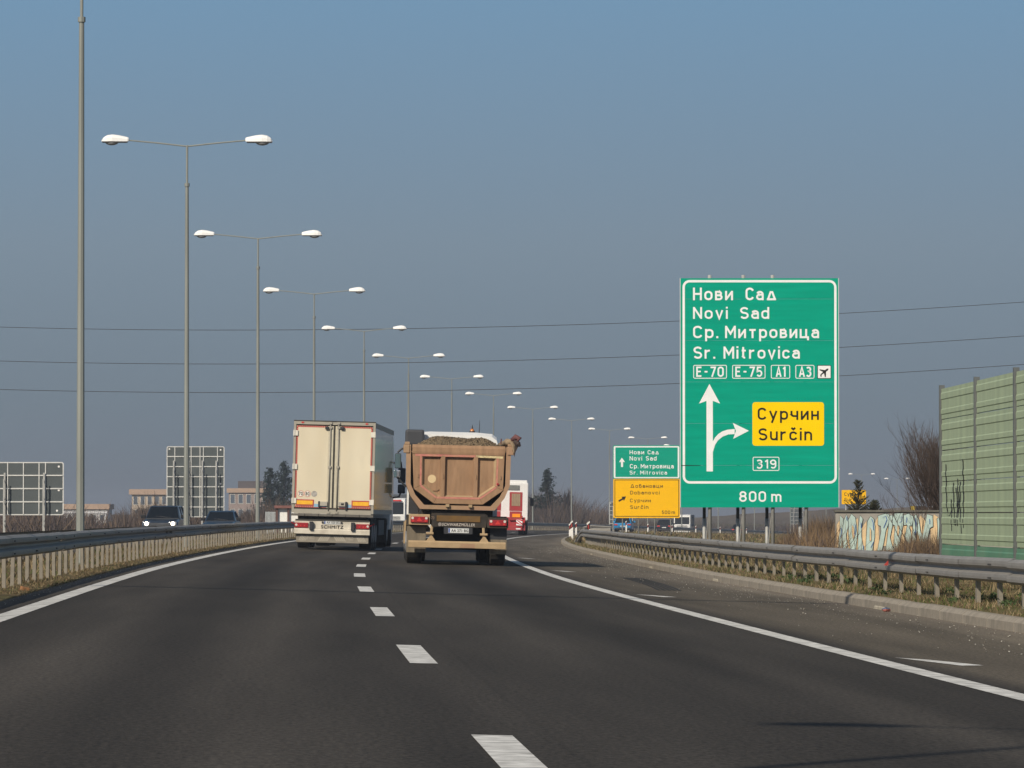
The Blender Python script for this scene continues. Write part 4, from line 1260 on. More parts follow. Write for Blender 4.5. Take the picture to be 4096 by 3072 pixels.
# ------------------------------------------------------------------ tipper truck with gravel
def tipper():
    Y = 108.4
    root = thing("tipper_truck", "dusty tan tipper truck heaped with gravel in the right lane", "truck",
                 (at_px(1824, Y), Y, H_CAM - (2258 - 2060) * Y / FPX), (0, math.radians(1.35), 0.030))
    S = 444.0
    def X(zx, zy): return (zx - (655 + 28 * (1545 - zy) / 1250.0)) / S
    def Z(zy): return (1545 - zy) / S
    dust = mat("tipper_dust", (0.33, 0.205, 0.122), 0.85, var=0.2, scale=5, dirt=(0.22, 0.13, 0.075), damt=0.55, dscale=1.3, spec=0.1, stretch=(2.2, 1, 0.45))
    rust = mat("tipper_dust_red", (0.35, 0.235, 0.145), 0.85, var=0.15, scale=4, dirt=(0.33, 0.17, 0.115), damt=0.55, dscale=2, spec=0.1)
    pale = mat("tipper_dust_pale", (0.40, 0.295, 0.175), 0.85, var=0.15, scale=5, dirt=(0.33, 0.22, 0.12), damt=0.5, dscale=2, spec=0.1)
    pink = mat("faded_pink_paint", (0.50, 0.185, 0.15), 0.8, var=0.22, scale=12, dirt=(0.40, 0.25, 0.14), damt=0.6, dscale=6)
    dusty_dark = mat("dusty_dark_steel", (0.03, 0.026, 0.022), 0.85, var=0.3, scale=5, dirt=(0.10, 0.075, 0.05), damt=0.45, dscale=3)
    # half-round body shell
    so = [(-1.265, 2.86), (-1.25, 1.92), (-1.13, 1.62), (-0.90, 1.32), (0.90, 1.32), (1.13, 1.62), (1.25, 1.92), (1.265, 2.86)]
    si = [(-1.15, 2.86), (-1.14, 1.92), (-1.02, 1.66), (-0.80, 1.42), (0.80, 1.42), (1.02, 1.66), (1.14, 1.92), (1.15, 2.86)]
    body = MB()
    for i in range(7):
        body.prism([so[i], so[i + 1], si[i + 1], si[i]], -0.02, 0.12)
    body.build("rear_flange", rust, root)
    s2 = [(x * 0.965, z + 0.02) for x, z in so]
    s3 = [(x * 0.935, z + (0.06 if z < 1.5 else 0.02)) for x, z in so]
    sh = MB()
    for i in range(7):
        sh.prism([s2[i], s2[i + 1], s3[i + 1], s3[i]], 0.121, 7.4)
    shell = sh.build("body_shell", rust, root)
    MB().prism(s3, 7.401, 7.46).build("front_bulkhead", rust, root)
    for s in (-1, 1):
        MB().box(s * 1.24 - 0.06, s * 1.24 + 0.06, -0.03, 7.46, 2.861, 2.93).build("top_rail", rust, root, bevel=0.015)
        MB().box(s * 1.255 - 0.075, s * 1.255 + 0.075, -0.05, 0.10, 2.66, 2.86 - 0.001).build("hinge_block", rust, root, bevel=0.02)
    # tailgate: recessed plate, raised frame and two ribs
    to = [(-1.11, 2.64), (-1.06, 1.80), (-0.57, 1.455), (0.61, 1.455), (1.09, 1.80), (1.11, 2.64)]
    ti = [(-0.865, 2.60), (-0.855, 1.90), (-0.49, 1.63), (0.51, 1.63), (0.90, 1.90), (0.905, 2.60)]
    gate = MB().prism(to, 0.045, 0.10).build("tailgate", dust, root)
    fr = MB()
    for i in range(5):
        a = [to[i], to[i + 1], ti[i + 1], ti[i]]
        b = [((p[0] * 0.965), p[1] + 0.0) for p in a]
        fr.prism(a, -0.045, 0.044)
    fr.prism([to[0], ti[0], ti[5], to[5]], -0.045, 0.044)
    fr.build("gate_frame", dust, gate, bevel=0.012)
    # sloping inner edges of the three fields
    bev = MB()
    for i in range(5):
        a, b = ti[i], ti[i + 1]
        cx, cz = 0.02, 2.1
        sh_ = lambda p: (p[0] + (cx - p[0]) * 0.055, p[1] + (cz - p[1]) * 0.07)
        a2, b2 = sh_(a), sh_(b)
        bev.add([(a[0], -0.03, a[1]), (b[0], -0.03, b[1]), (b2[0], 0.043, b2[1]), (a2[0], 0.043, a2[1])], [(0, 1, 2, 3)])
    bev.build("field_edge", pale, gate)
    for x in (-0.36, 0.43):
        MB().prism([(x - 0.085, 0.044), (x + 0.075, 0.044), (x + 0.04, -0.05), (x - 0.05, -0.05)], 1.60, 2.62, axis='z').build("rib", dust, gate, bevel=0.008)
    tb = MB().prism([(-0.05, 2.645), (0.05, 2.645), (0.05, 2.86), (-0.01, 2.87), (-0.06, 2.80), (-0.06, 2.70)], -1.115, 1.115, axis='x').build("gate_top_beam", dust, gate)
    # faded pink paint lines round the fields
    def stripe(a, b, w, m, y=-0.049, name="paint_line"):
        a, b = Vector(a), Vector(b)
        n = Vector((-(b - a).y, (b - a).x)).normalized() * w
        MB().flat([a - n, b - n, b + n, a + n], y).build(name, m, gate, recalc=False)
    stripe((-1.04, 2.615), (0.42, 2.615), 0.026, pink)
    stripe((0.42, 2.612), (1.07, 2.60), 0.026, mat("worn_cream_paint", (0.55, 0.45, 0.25), 0.8, var=0.35, scale=16))
    stripe((-0.905, 2.59), (-0.90, 1.89), 0.022, pink)
    stripe((0.945, 2.58), (0.935, 1.90), 0.020, pink, -0.0495)
    stripe((-0.90, 1.885), (-0.52, 1.60), 0.020, pink, -0.050)
    stripe((-0.51, 1.60), (0.53, 1.60), 0.024, pink, -0.0505)
    stripe((0.54, 1.60), (0.93, 1.88), 0.020, pink, -0.051)
    MB().flat(disc(X(397, 635), Z(635), 0.10), 0.041).build("cream_disc", mat("disc_cream", (0.62, 0.47, 0.27), 0.7, var=0.06), gate, recalc=False)
    MB().prism(disc(X(1100, 676), Z(676), 0.028, 10), -0.08, -0.053).build("red_lamp", M_RED, gate)
    a, b, c = (X(405, 762), Z(762)), (X(460, 725), Z(725)), (X(488, 712), Z(712))
    MB().prism([a, b, c, (X(478, 745), Z(745)), (X(452, 762), Z(762))], 0.02, 0.043).build("dent", dust, gate)
    for zx in (250, 517, 868, 1130):
        x, z = X(zx, 600), Z(605)
        MB().prism([(x - 0.012, z - 0.04), (x + 0.012, z - 0.04), (x, z + 0.05)], -0.075, -0.052).build("hook", rust, gate)
    for zx in (563, 808):
        x, z = X(zx, 915), Z(915)
        MB().box(x - 0.045, x + 0.045, -0.10, -0.021, z - 0.04, z + 0.03).build("latch", pale, root, bevel=0.008)
    # gravel heap
    NX, NY = 40, 60
    prof = [(-1.05, 2.86), (-0.95, 2.90), (-0.62, 3.07), (-0.40, 3.085), (-0.1, 3.07), (0.22, 3.045), (0.42, 3.06), (0.6, 3.075), (0.75, 3.02), (1.02, 2.88), (1.1, 2.84)]
    vs, fs = [], []
    for j in range(NY + 1):
        t = j / NY
        yy = 0.14 + t * 7.2
        k = smooth(t / 0.14) * (1 - 0.6 * smooth((t - 0.75) / 0.25))
        for i in range(NX + 1):
            x = -1.13 + 2.26 * i / NX
            z = 2.80 + (lerp_table(x, prof) - 2.80) * k + random.uniform(-0.015, 0.015) - 0.03 * smooth((abs(x) - 1.05) / 0.08)
            vs.append((x, yy, z))
    for j in range(NY):
        for i in range(NX):
            q = j * (NX + 1) + i
            fs.append((q, q + 1, q + NX + 2, q + NX + 1))
    gm = mat("gravel", (0.24, 0.18, 0.11), 0.95, var=0.65, scale=38, dirt=(0.10, 0.075, 0.05), damt=0.8, dscale=30, spec=0.1, bump=1.0, bscale=50)
    heap = thing("gravel_heap", "brown gravel heaped above the tipper's tailgate", "gravel", root.location, root.rotation_euler)
    heap["kind"] = "stuff"
    MB().add(vs, fs).build("gravel_bed", gm, heap, smooth=False)
    n = 5200
    px = rng.uniform(-1.06, 1.08, n)
    py = 0.15 + rng.uniform(0, 1, n) ** 1.5 * 4.0
    V, T, MI = [], [], []
    for a in range(n):
        t = (py[a] - 0.14) / 7.2
        k = smooth(t / 0.14)
        z = 2.80 + (lerp_table(px[a], prof) - 2.80) * k
        r = 0.012 + 0.022 * random.random()
        c = np.array([px[a], py[a], z + 0.004])
        o = rng.normal(size=(4, 3))
        o /= np.linalg.norm(o, axis=1)[:, None]
        b0 = len(V)
        V += list(c + o * r)
        T += [(b0, b0 + 1, b0 + 2), (b0, b0 + 2, b0 + 3), (b0, b0 + 3, b0 + 1), (b0 + 1, b0 + 3, b0 + 2)]
        MI += [a % 3] * 4
    st = raw("loose_stones", V, T, [mat("stone_tan", (0.33, 0.25, 0.16), 0.9), mat("stone_brown", (0.19, 0.14, 0.09), 0.9), mat("stone_dark", (0.10, 0.08, 0.06), 0.9)], heap, MI)
    st["kind"] = "stuff"
    # rolled tarpaulin on the right edge with a ragged hanging end
    tarp = mat("tarpaulin", (0.30, 0.22, 0.14), 0.9, var=0.3, scale=6)
    tdark = mat("tarpaulin_dark", (0.05, 0.035, 0.03), 0.8, var=0.3, scale=6)
    tmar = mat("tarpaulin_maroon", (0.13, 0.055, 0.055), 0.8, var=0.25, scale=5)
    pts = [(1.20, 7.3, 3.0), (1.19, 5, 2.99), (1.20, 2.5, 2.99), (1.19, 0.6, 2.985), (1.20, 0.15, 2.97), (1.26, -0.02, 2.985)]
    MB().tube(pts, [0.085, 0.09, 0.08, 0.09, 0.08, 0.06], 9).build("tarp_roll", tarp, root, smooth=True)
    MB().tube([(1.02, 0.3, 2.94), (1.03, 0.29, 3.06)], 0.018, 6).build("tarp_peg", tmar, root)
    MB().tube([(1.28, 0.0, 3.02), (1.37, -0.05, 3.10), (1.46, -0.08, 3.07), (1.40, -0.08, 3.0)], [0.06, 0.075, 0.055, 0.03], 8).build("tarp_end", tmar, root, smooth=True)
    MB().tube([(1.33, -0.04, 3.0), (1.43, -0.07, 2.93), (1.48, -0.08, 2.88)], [0.05, 0.07, 0.02], 7).build("tarp_knot", tdark, root)
    rag = [(1.30, 2.95), (1.44, 2.90), (1.40, 2.80), (1.37, 2.74), (1.35, 2.62), (1.32, 2.70), (1.29, 2.78)]
    MB().prism(rag, -0.06, -0.03).build("tarp_rag", tdark, root)
    MB().tube([(1.27, -0.03, 2.98), (1.31, -0.05, 2.88), (1.33, -0.06, 2.72)], [0.05, 0.045, 0.012], 6).build("tarp_fold", tarp, root)
    # underbody
    MB().box(-0.86, 0.86, 0.25, 7.0, 0.95, 1.31).build("sub_frame", dusty_dark, root)
    hit = MB().box(-0.62, 0.70, 0.10, 0.24, 0.92, 1.30).build("rear_cross_member", dusty_dark, root)
    MB().prism([(-0.66, 0.14), (-0.56, 0.98), (0.72, 0.98), (0.80, 0.14)] if False else [(-0.60, 0.90), (-0.62, 1.2), (0.74, 1.2), (0.70, 0.90)], 0.06, 0.099).build("apron", dusty_dark, root)
    ob = MB().box(-0.49, 0.56, 0.04, 0.055, 1.03, 1.175).build("amber_board", mat("shaded_dirty_amber", (0.15, 0.08, 0.02), 0.7, var=0.2, scale=5, dirt=(0.10, 0.07, 0.04), damt=0.5), hit)  # amber darkened for the shade under the body, with dirt patches
    word(hit, "70", -0.62, -0.545, 1.075, 0.07, 0.055, mat("dull_print", (0.22, 0.16, 0.12), 0.8))
    word(hit, "SCHWARZMÜLLER", -0.36, 0.43, 0.928, 0.065, 0.052, mat("faded_white_print", (0.50, 0.45, 0.40), 0.7), 0.02, 0.22)
    MB().prism(disc(-0.41, 0.96, 0.045, 14), 0.046, 0.058).build("badge", mat("badge_grey", (0.25, 0.22, 0.2), 0.6), hit)
    ph = MB().box(-0.31, 0.38, 0.03, 0.055, 0.735, 0.895).build("plate_holder", M_BLACKPL, root)
    pl = MB().box(-0.205, 0.29, 0.02, 0.029, 0.762, 0.872).build("number_plate", M_PLATE, ph)
    MB().flat([(-0.20, 0.767), (-0.165, 0.767), (-0.165, 0.867), (-0.20, 0.867)], 0.018).build("blue_band", M_PLATE_B, pl, recalc=False)
    word(pl, "AA 271 BG", -0.13, 0.275, 0.785, 0.065, 0.016, M_SIGN_K, 0.012)
    MB().box(-0.60, 0.62, 0.9, 1.5, 0.35, 0.95).build("axle_housing", M_DARK, root)
    for s in (-1, 1):
        cxl = -0.905 if s < 0 else 0.985
        zc = Z(1073) if s < 0 else Z(1090)
        MB().box(cxl - 0.255, cxl + 0.255, 0.02, 0.30, zc - 0.13, zc + 0.13).build("lamp_box", pale if s < 0 else dusty_dark, root, bevel=0.02)
        tl = MB().box(cxl - 0.21, cxl + 0.21, -0.03, 0.019, zc - 0.07, zc + 0.072).build("tail_lamp", M_RED, root, bevel=0.008)
        for dx in (-0.165, 0.165):
            MB().prism(disc(cxl + dx, zc + 0.035, 0.032, 12), -0.038, -0.031).build("clear_lens", M_CLEAR, tl)
            MB().prism(disc(cxl + dx * 0.92, zc - 0.03, 0.03, 12), -0.037, -0.031).build("red_lens", M_RED_LIT, tl)
        MB().prism([(cxl - 0.07, zc - 0.04), (cxl + 0.07, zc - 0.04), (cxl, zc + 0.06)], -0.036, -0.031).build("triangle_reflector", M_RED_LIT, tl)
        # mud flaps and wheels
        fm = mat("flap_dusty", (0.20, 0.165, 0.115), 0.85, var=0.25, scale=4, dirt=(0.10, 0.085, 0.065), damt=0.7, dscale=2.5, stretch=(3, 1, 0.5))
        fx = (-1.20, -0.74) if s < 0 else (0.80, 1.215)
        f = MB().box(fx[0], fx[1], 0.30, 0.33, 0.27, 0.91).build("mud_flap", fm if s < 0 else M_BLACKPL, root)
        if s > 0:
            MB().box(fx[0], fx[1], 0.285, 0.299, 0.27, 0.62).build("dusty_lower_flap", fm, f)
        MB().prism([(0.28, 0.92), (0.9, 1.18), (1.6, 1.18), (1.7, 1.1), (1.6, 1.14), (0.9, 1.14), (0.34, 0.90)], *((-1.22, -0.72) if s < 0 else (0.78, 1.22)), axis='x').build("mudguard", dusty_dark, root)
        MB().tube([(s * 0.62 + 0.02, 0.1, 0.92), (s * 0.64 + 0.02, 0.02, 0.55)], 0.035, 6).build("bumper_bracket", pale, root)
        MB().prism([(s * 0.64 - 0.10, 0.55), (s * 0.64 + 0.14, 0.55), (s * 0.64 + 0.05, 0.68), (s * 0.64, 0.68)], -0.01, 0.05).build("bracket_foot", pale, root)
        MB().tube([(s * 0.65 - 0.09, 0.0, 0.735), (s * 0.65 + 0.09, 0.0, 0.735)], 0.03, 8).build("bracket_pin", pale, root)
        for y in (1.1, 2.45, 3.8):
            wheel_part(root, *((-1.20, -0.82) if s < 0 else (0.82, 1.20)), y, 0.5, 0.5)
    MB().prism([(-0.07, 0.40), (0.05, 0.39), (0.06, 0.545), (-0.03, 0.56), (-0.075, 0.52)], -1.16, 1.18, axis='x').build("underrun_bar", pale, root)
    MB().flat([(0.06, 0.405), (0.44, 0.405), (0.44, 0.50), (0.08, 0.515), (0.10, 0.46)], -0.078).build("rust_patch", rust, root, recalc=False)
    for y in (1.1, 2.45, 3.8):
        MB().tube([(-0.82, y, 0.5), (0.82, y, 0.5)], 0.08, 8).build("axle", M_DARK, root)
    MB().box(-1.24, -1.18, 4.6, 7.4, 0.45, 1.0).build("side_guard", pale, root)
    MB().box(1.18, 1.24, 4.6, 7.4, 0.45, 1.0).build("side_guard", pale, root)
    MB().box(-1.16, -1.10, 1.7, 1.95, 0.25, 1.1).build("side_flap", fm, root)
    # tractor: cab, roof, beacon, aerial, mirrors
    cprof = [(7.9, 0.75), (10.0, 0.75), (10.05, 1.7), (9.75, 3.0), (9.4, 3.28), (8.1, 3.34), (7.9, 3.26)]
    cab = MB().loft([[(x, a, b) for a, b in [(p, q - dz if q > 2.5 else q) for p, q in cprof]] for x, dz in ((-1.16, 0.30), (-1.10, 0.12), (-0.98, 0.03), (-0.6, 0.0), (0.6, 0.0), (1.0, 0.03), (1.12, 0.12), (1.17, 0.30))]).build("cab", M_WHITE_C, root)
    MB().box(-0.85, 0.85, 7.86, 7.899, 2.4, 2.9).build("rear_window", M_GLASS, cab)
    for s in (-1, 1):
        MB().prism([(8.3, 1.95), (9.75, 1.95), (9.6, 2.9), (8.4, 2.9)], s * 1.192, s * 1.197, axis='x').build("side_window", M_GLASS, cab)
    MB().prism([(10.052, 1.75), (9.80, 2.95), (9.81, 2.95), (10.062, 1.75)], -1.05, 1.05, axis='x').build("windscreen", M_GLASS, cab)
    MB().box(-1.25, -0.76, 7.35, 7.8, 2.95, 3.37).build("air_intake", mat("intake_grey", (0.05, 0.053, 0.06), 0.6, var=0.08), root, bevel=0.06)
    MB().box(-1.12, -0.88, 7.5, 7.8, 1.2, 2.949).build("intake_duct", M_BLACKPL, root)
    bx, bz = 0.50, 3.36
    be = MB().sphere((bx, 8.9, bz + 0.01), 0.062, 0.062, 0.09, 12, 5, half=True).build("beacon", mat("beacon_amber", (0.50, 0.17, 0.03), 0.25, var=0.15, spec=0.6), cab, smooth=True)
    MB().tube([(bx, 8.9, bz - 0.02), (bx, 8.9, bz + 0.03)], 0.075, 12).build("beacon_base", M_BLACKPL, be)
    MB().tube([(bx, 8.9, bz + 0.08), (bx, 8.9, bz + 0.20)], [0.03, 0.004], 6).build("beacon_tip", M_BLACKPL, be)
    MB().tube([(0.68, 8.9, 3.34), (0.69, 8.9, 3.68)], [0.012, 0.006], 5).build("aerial", M_BLACKPL, cab)
    mh = MB().box(-1.50, -1.33, 9.62, 9.78, 2.38, 2.78).build("mirror", M_BLACKPL, cab, bevel=0.04)
    MB().box(-1.485, -1.345, 9.605, 9.619, 2.40, 2.76).build("mirror_face", M_MIRROR, mh)
    m2 = MB().box(-1.52, -1.34, 9.62, 9.78, 2.14, 2.34).build("mirror", M_CHROME, cab, bevel=0.03)
    MB().box(-1.51, -1.44, 9.605, 9.619, 2.15, 2.33).build("mirror_face", M_MIRROR, m2)
    MB().tube([(-1.18, 9.7, 2.92), (-1.32, 9.7, 2.90), (-1.43, 9.7, 2.80)], 0.03, 6).build("mirror_arm", M_BLACKPL, cab)
    MB().tube([(-1.18, 9.7, 1.90), (-1.30, 9.7, 2.02), (-1.43, 9.7, 2.16)], 0.03, 6).build("mirror_arm", M_BLACKPL, cab)
    m3 = MB().box(1.33, 1.50, 9.62, 9.78, 2.20, 2.78).build("mirror", M_BLACKPL, cab, bevel=0.04)
    MB().tube([(1.18, 9.7, 2.92), (1.32, 9.7, 2.90), (1.43, 9.7, 2.78)], 0.03, 6).build("mirror_arm", M_BLACKPL, cab)
    MB().box(-0.5, 0.5, 5.5, 9.9, 0.55, 0.94).build("tractor_chassis", M_DARK, root)
    for y in (6.3, 9.2):
        for s in (-1, 1):
            wheel_part(root, *((-1.20, -0.68) if s < 0 else (0.68, 1.20)), y, 0.5, 0.5)
    MB().box(-1.20, -0.7, 7.0, 8.2, 0.45, 1.05).build("fuel_tank", pale, root, bevel=0.05)
tipper()

# ------------------------------------------------------------------ low-loader ahead
def low_loader():
    Y = 290.0
    root = thing("low_loader", "red low-loader with folded ramps and white cab, ahead of the tipper", "truck",
                 (at_px(2035, Y), Y, H_CAM - (2143 - 2060) * Y / FPX), (0, math.radians(1.2), -0.005))
    red = mat("loader_red", (0.36, 0.03, 0.035), 0.55, var=0.12, scale=3, dirt=(0.22, 0.10, 0.08), damt=0.3)
    wood = mat("ramp_wood", (0.32, 0.23, 0.15), 0.85, var=0.3, scale=9, stretch=(8, 1, 0.6))
    MB().box(-1.25, 1.05, 0.2, 0.6, 0.35, 1.2).build("rear_beam", red, root, bevel=0.02)
    MB().box(-1.2, 1.0, 0.6, 9.0, 0.75, 1.0).build("loading_bed", red, root)
    for cx in (-0.95, 0.42):
        r = MB().box(cx - 0.42, cx + 0.42, 0.05, 0.14, 1.6, 2.82).build("ramp", red, root, bevel=0.02)
        for i in range(5):
            a = cx - 0.28 + 0.112 * i
            MB().box(a, a + 0.104, 0.03, 0.049, 1.93, 2.72).build("plank", wood, r)
        MB().box(cx - 0.40, cx + 0.40, 0.04, 0.18, 1.0, 1.58).build("ramp_hinge", red, root, bevel=0.02)
    MB().box(0.20, 0.72, 0.0, 0.039, 1.2, 1.42).build("amber_lamp", mat("amber_bright", (0.95, 0.30, 0.01), 0.4, var=0.06), root)
    wb = MB().box(0.46, 0.86, -0.02, 0.02, 0.68, 1.08).build("warning_board", M_SIGN_W, root)
    rs = mat("stripe_red", (0.55, 0.05, 0.06), 0.5)
    for i in range(3):
        o = -0.28 + 0.24 * i
        pts = [(0.46, 1.0 - o), (0.46, 1.12 - o), (0.86, 0.78 - o), (0.86, 0.66 - o)]
        pts = [(x, min(1.08, max(0.68, z))) for x, z in pts]
        MB().flat(pts, -0.024).build("stripe", rs, wb, recalc=False)
    MB().tube([(0.82, 0.05, 1.2), (0.82, 0.05, 1.30)], 0.05, 8).build("beacon", M_RED_LIT, root)
    MB().box(0.90, 1.0, 0.0, 0.05, 0.85, 1.06).build("tail_lamp", M_RED_LIT, root)
    MB().box(-1.2, 0.86, 0.05, 0.19, 0.36, 0.62).build("bumper", red, root, bevel=0.02)
    MB().box(0.45, 0.75, 0.03, 0.049, 0.42, 0.50).build("white_mark", M_SIGN_W, root)
    for y in (1.2, 2.5, 3.8):
        wheel_part(root, -1.2, -0.75, y, 0.4, 0.4)
        wheel_part(root, 0.6, 1.05, y, 0.4, 0.4)
    cab = MB().prism([(8.6, 1.0), (11.0, 0.8), (11.0, 2.0), (10.6, 3.3), (8.6, 3.5)], -1.2, 1.18, axis='x').build("cab", M_WHITE_C, root, bevel=0.06)
    MB().prism([(8.7, 3.30), (10.2, 3.3), (9.4, 3.66), (8.7, 3.66)], -1.1, 1.1, axis='x').build("roof_spoiler", M_WHITE_C, cab, bevel=0.04)
    MB().box(-0.9, 0.6, 8.55, 8.59, 3.0, 3.32).build("dark_vent", mat("vent_grey", (0.16, 0.17, 0.16), 0.7), cab)
    MB().box(1.33, 1.56, 10.6, 10.75, 1.95, 2.5).build("mirror", M_BLACKPL, cab, bevel=0.05)
    MB().tube([(1.15, 10.7, 2.55), (1.42, 10.7, 2.48)], 0.03, 6).build("mirror_arm", M_BLACKPL, cab)
    MB().box(1.181, 1.2, 8.8, 10.9, 0.85, 1.3).build("red_skirt", red, cab)
    MB().box(-0.5, 0.4, 7.5, 11.0, 0.5, 0.95).build("chassis", M_DARK, root)
    for y in (8.3, 10.4):
        wheel_part(root, -1.2, -0.85, y, 0.5, 0.5)
        wheel_part(root, 0.83, 1.18, y, 0.5, 0.5)
low_loader()

# ------------------------------------------------------------------ cars
def car(label, X, Y, z, heading, paint, kind="hatch", front=False, lit=False, plate=True):
    """car with its travel direction along local +y, origin under the middle of its tail"""
    root = thing("parked_car" if False else "car", label, "car", (X, Y, z), (0, 0, heading))
    L, W, Hh = {"hatch": (4.3, 1.80, 1.58), "suv": (4.6, 1.86, 1.68), "sedan": (4.6, 1.80, 1.45)}[kind]
    h = W / 2
    belt = Hh * 0.60
    # lower body with rounded nose and tail, wheel arches cut into the profile
    def arch(yc, r, n=7):
        return [(yc + r * math.cos(math.radians(180 - 180 * i / (n - 1)) + math.pi) * -1, 0.24 + r * math.sin(math.radians(180 * i / (n - 1)))) for i in range(n)]
    y1, y2, ra = L * 0.19, L * 0.80, 0.36
    hood = L * (0.70 if kind != "sedan" else 0.72)
    deck = {"hatch": 0.02, "suv": 0.02, "sedan": 0.75}[kind]
    prof = [(0.05, 0.30)] + [(y1 - ra * math.cos(math.pi * i / 8), 0.26 + ra * math.sin(math.pi * i / 8)) for i in range(9)]
    prof += [(y2 - ra * math.cos(math.pi * i / 8), 0.26 + ra * math.sin(math.pi * i / 8)) for i in range(9)]
    prof += [(L - 0.06, 0.28), (L, 0.5), (L - 0.03, belt * 0.72), (L - 0.22, belt * 0.86), (hood, belt), (deck + 0.05, belt), (0.0, belt * 0.93), (-0.02, 0.55)]
    secs = []
    for xs, k in ((-h, 0.94), (-h + 0.09, 1.0), (h - 0.09, 1.0), (h, 0.94)):
        secs.append([(xs, L / 2 + (p[0] - L / 2) * (k if k < 1 else 1), p[1] if k == 1 or p[1] < 0.5 else p[1] - 0.03) for p in prof])
    body = MB().loft(secs).build("body", paint, root, bevel=0.02)
    # glasshouse: dark glass block under a painted roof with pillars
    g0, g1 = (0.10, hood - 0.05) if kind != "sedan" else (0.62, hood - 0.08)
    t0, t1 = (0.38, hood - 0.85) if kind != "sedan" else (1.25, hood - 0.95)
    zr = Hh - 0.05
    wb, wt = h - 0.06, h - 0.24
    MB().hexa([(-wb, g0, belt), (wb, g0, belt), (wb, g1, belt), (-wb, g1, belt)], [(-wt, t0, zr), (wt, t0, zr), (wt, t1, zr), (-wt, t1, zr)]).build("windows", M_GLASS, root)
    MB().hexa([(-wt - 0.03, t0 - 0.06, zr - 0.02), (wt + 0.03, t0 - 0.06, zr - 0.02), (wt + 0.03, t1 + 0.05, zr - 0.02), (-wt - 0.03, t1 + 0.05, zr - 0.02)],
              [(-wt + 0.06, t0 + 0.1, Hh), (wt - 0.06, t0 + 0.1, Hh), (wt - 0.06, t1 - 0.15, Hh), (-wt + 0.06, t1 - 0.15, Hh)]).build("roof", paint, root)
    for s in (-1, 1):
        for (ya, yb, w) in ((g0, t0, 0.05), (g1, t1, 0.035), ((g0 + g1) / 2, (t0 + t1) / 2, 0.03)):
            MB().tube([(s * (wb + 0.005), ya, belt - 0.02), (s * (wt + 0.01), yb, zr)], w, 6).build("pillar", paint, root)
        MB().box(*((s * h - 0.02, s * h + 0.24) if s > 0 else (s * h - 0.24, s * h + 0.02)), g1 - 0.42, g1 - 0.26, belt + 0.02, belt + 0.20).build("mirror", paint if not front else mat("mirror_black", (0.008, 0.009, 0.011), 0.5), root, bevel=0.03)
        # tail lamps and headlamps
        MB().box(s * (h - 0.22) - 0.17, s * (h - 0.22) + 0.17, -0.045, 0.05, belt * 0.74, belt * 0.90).build("tail_lamp", M_RED_LIT, root, bevel=0.02)
        hm = mat("headlamp_lit", (0.9, 0.85, 0.7), 0.2, emit=((1.0, 0.86, 0.6), 9.0)) if lit else M_CLEAR
        if lit:
            hs = MB().box(s * (h - 0.25) - 0.19, s * (h - 0.25) + 0.19, L - 0.14, L + 0.006, belt * 0.65, belt * 0.83).build("headlamp", M_CHROME, root, bevel=0.03)
            MB().prism(disc(s * (h - 0.25), belt * 0.74, 0.10, 14), L + 0.007, L + 0.03).build("lens", hm, hs)
        else:
            MB().box(s * (h - 0.25) - 0.16, s * (h - 0.25) + 0.16, L - 0.14, L + 0.012, belt * 0.66, belt * 0.80).build("headlamp", hm, root, bevel=0.02)
        for y in (y1, y2):
            wheel_part(root, *((-h + 0.02, -h + 0.24) if s < 0 else (h - 0.24, h - 0.02)), y, 0.33, 0.33)
    gr = MB().box(-0.62 * h, 0.62 * h, L - 0.03, L + 0.012, belt * 0.56, belt * 0.78).build("grille", M_BLACKPL, root, bevel=0.01)
    for q in range(3):
        MB().box(-0.6 * h, 0.6 * h, L + 0.013, L + 0.03, belt * (0.585 + 0.065 * q), belt * (0.615 + 0.065 * q)).build("grille_bar", M_CHROME, gr)
    # windscreen surround, wipers and cowl so that the front reads behind the glass
    for s in (-1, 1):
        MB().tube([(s * 0.1 - 0.35, g1 + 0.02, belt + 0.05), (s * 0.1 + 0.25, g1 - 0.06, belt + 0.13)], 0.012, 5).build("wiper", M_BLACKPL, root)
        MB().sphere((s * 0.38, g1 - 0.95, belt + 0.30), 0.13, 0.10, 0.17, 10, 6).build("headrest", mat("seat_grey", (0.09, 0.09, 0.09), 0.8), root, smooth=True)
    MB().box(-wb, wb, g1 - 0.03, g1 + 0.10, belt - 0.02, belt + 0.02).build("cowl", M_BLACKPL, root, bevel=0.01)
    MB().prism([(-0.5 * wb, 0), (0.5 * wb, 0), (0.5 * wb, 0.06), (-0.5 * wb, 0.06)], belt + 0.30, belt + 0.34, axis='z').build("dash_trim", M_DARK, root) if False else None
    pf = MB().box(-0.26, 0.26, L + 0.021, L + 0.035, 0.42, 0.53).build("front_plate", M_PLATE, root)
    MB().box(-h + 0.1, h - 0.1, L - 0.1, L + 0.02, 0.30, 0.42).build("front_bumper", M_BLACKPL, root, bevel=0.01)
    MB().box(-h + 0.1, h - 0.1, -0.06, 0.06, 0.30, 0.46).build("rear_bumper", M_BLACKPL, root, bevel=0.01)
    MB().box(-0.26, 0.26, -0.05, -0.03, 0.56, 0.67).build("number_plate", M_PLATE, root)
    MB().box(-h + 0.12, h - 0.12, 0.35, L - 0.35, 0.22, 0.34).build("floor_pan", M_DARK, root)
    return root
P_BLUE = mat("paint_blue", (0.02, 0.22, 0.46), 0.3, var=0.03, coat=0.5)
P_BLACK = mat("paint_black", (0.012, 0.014, 0.02), 0.25, var=0.03, coat=0.5)
P_NAVY = mat("paint_navy", (0.05, 0.075, 0.11), 0.28, metal=0.6, var=0.03, coat=0.6)
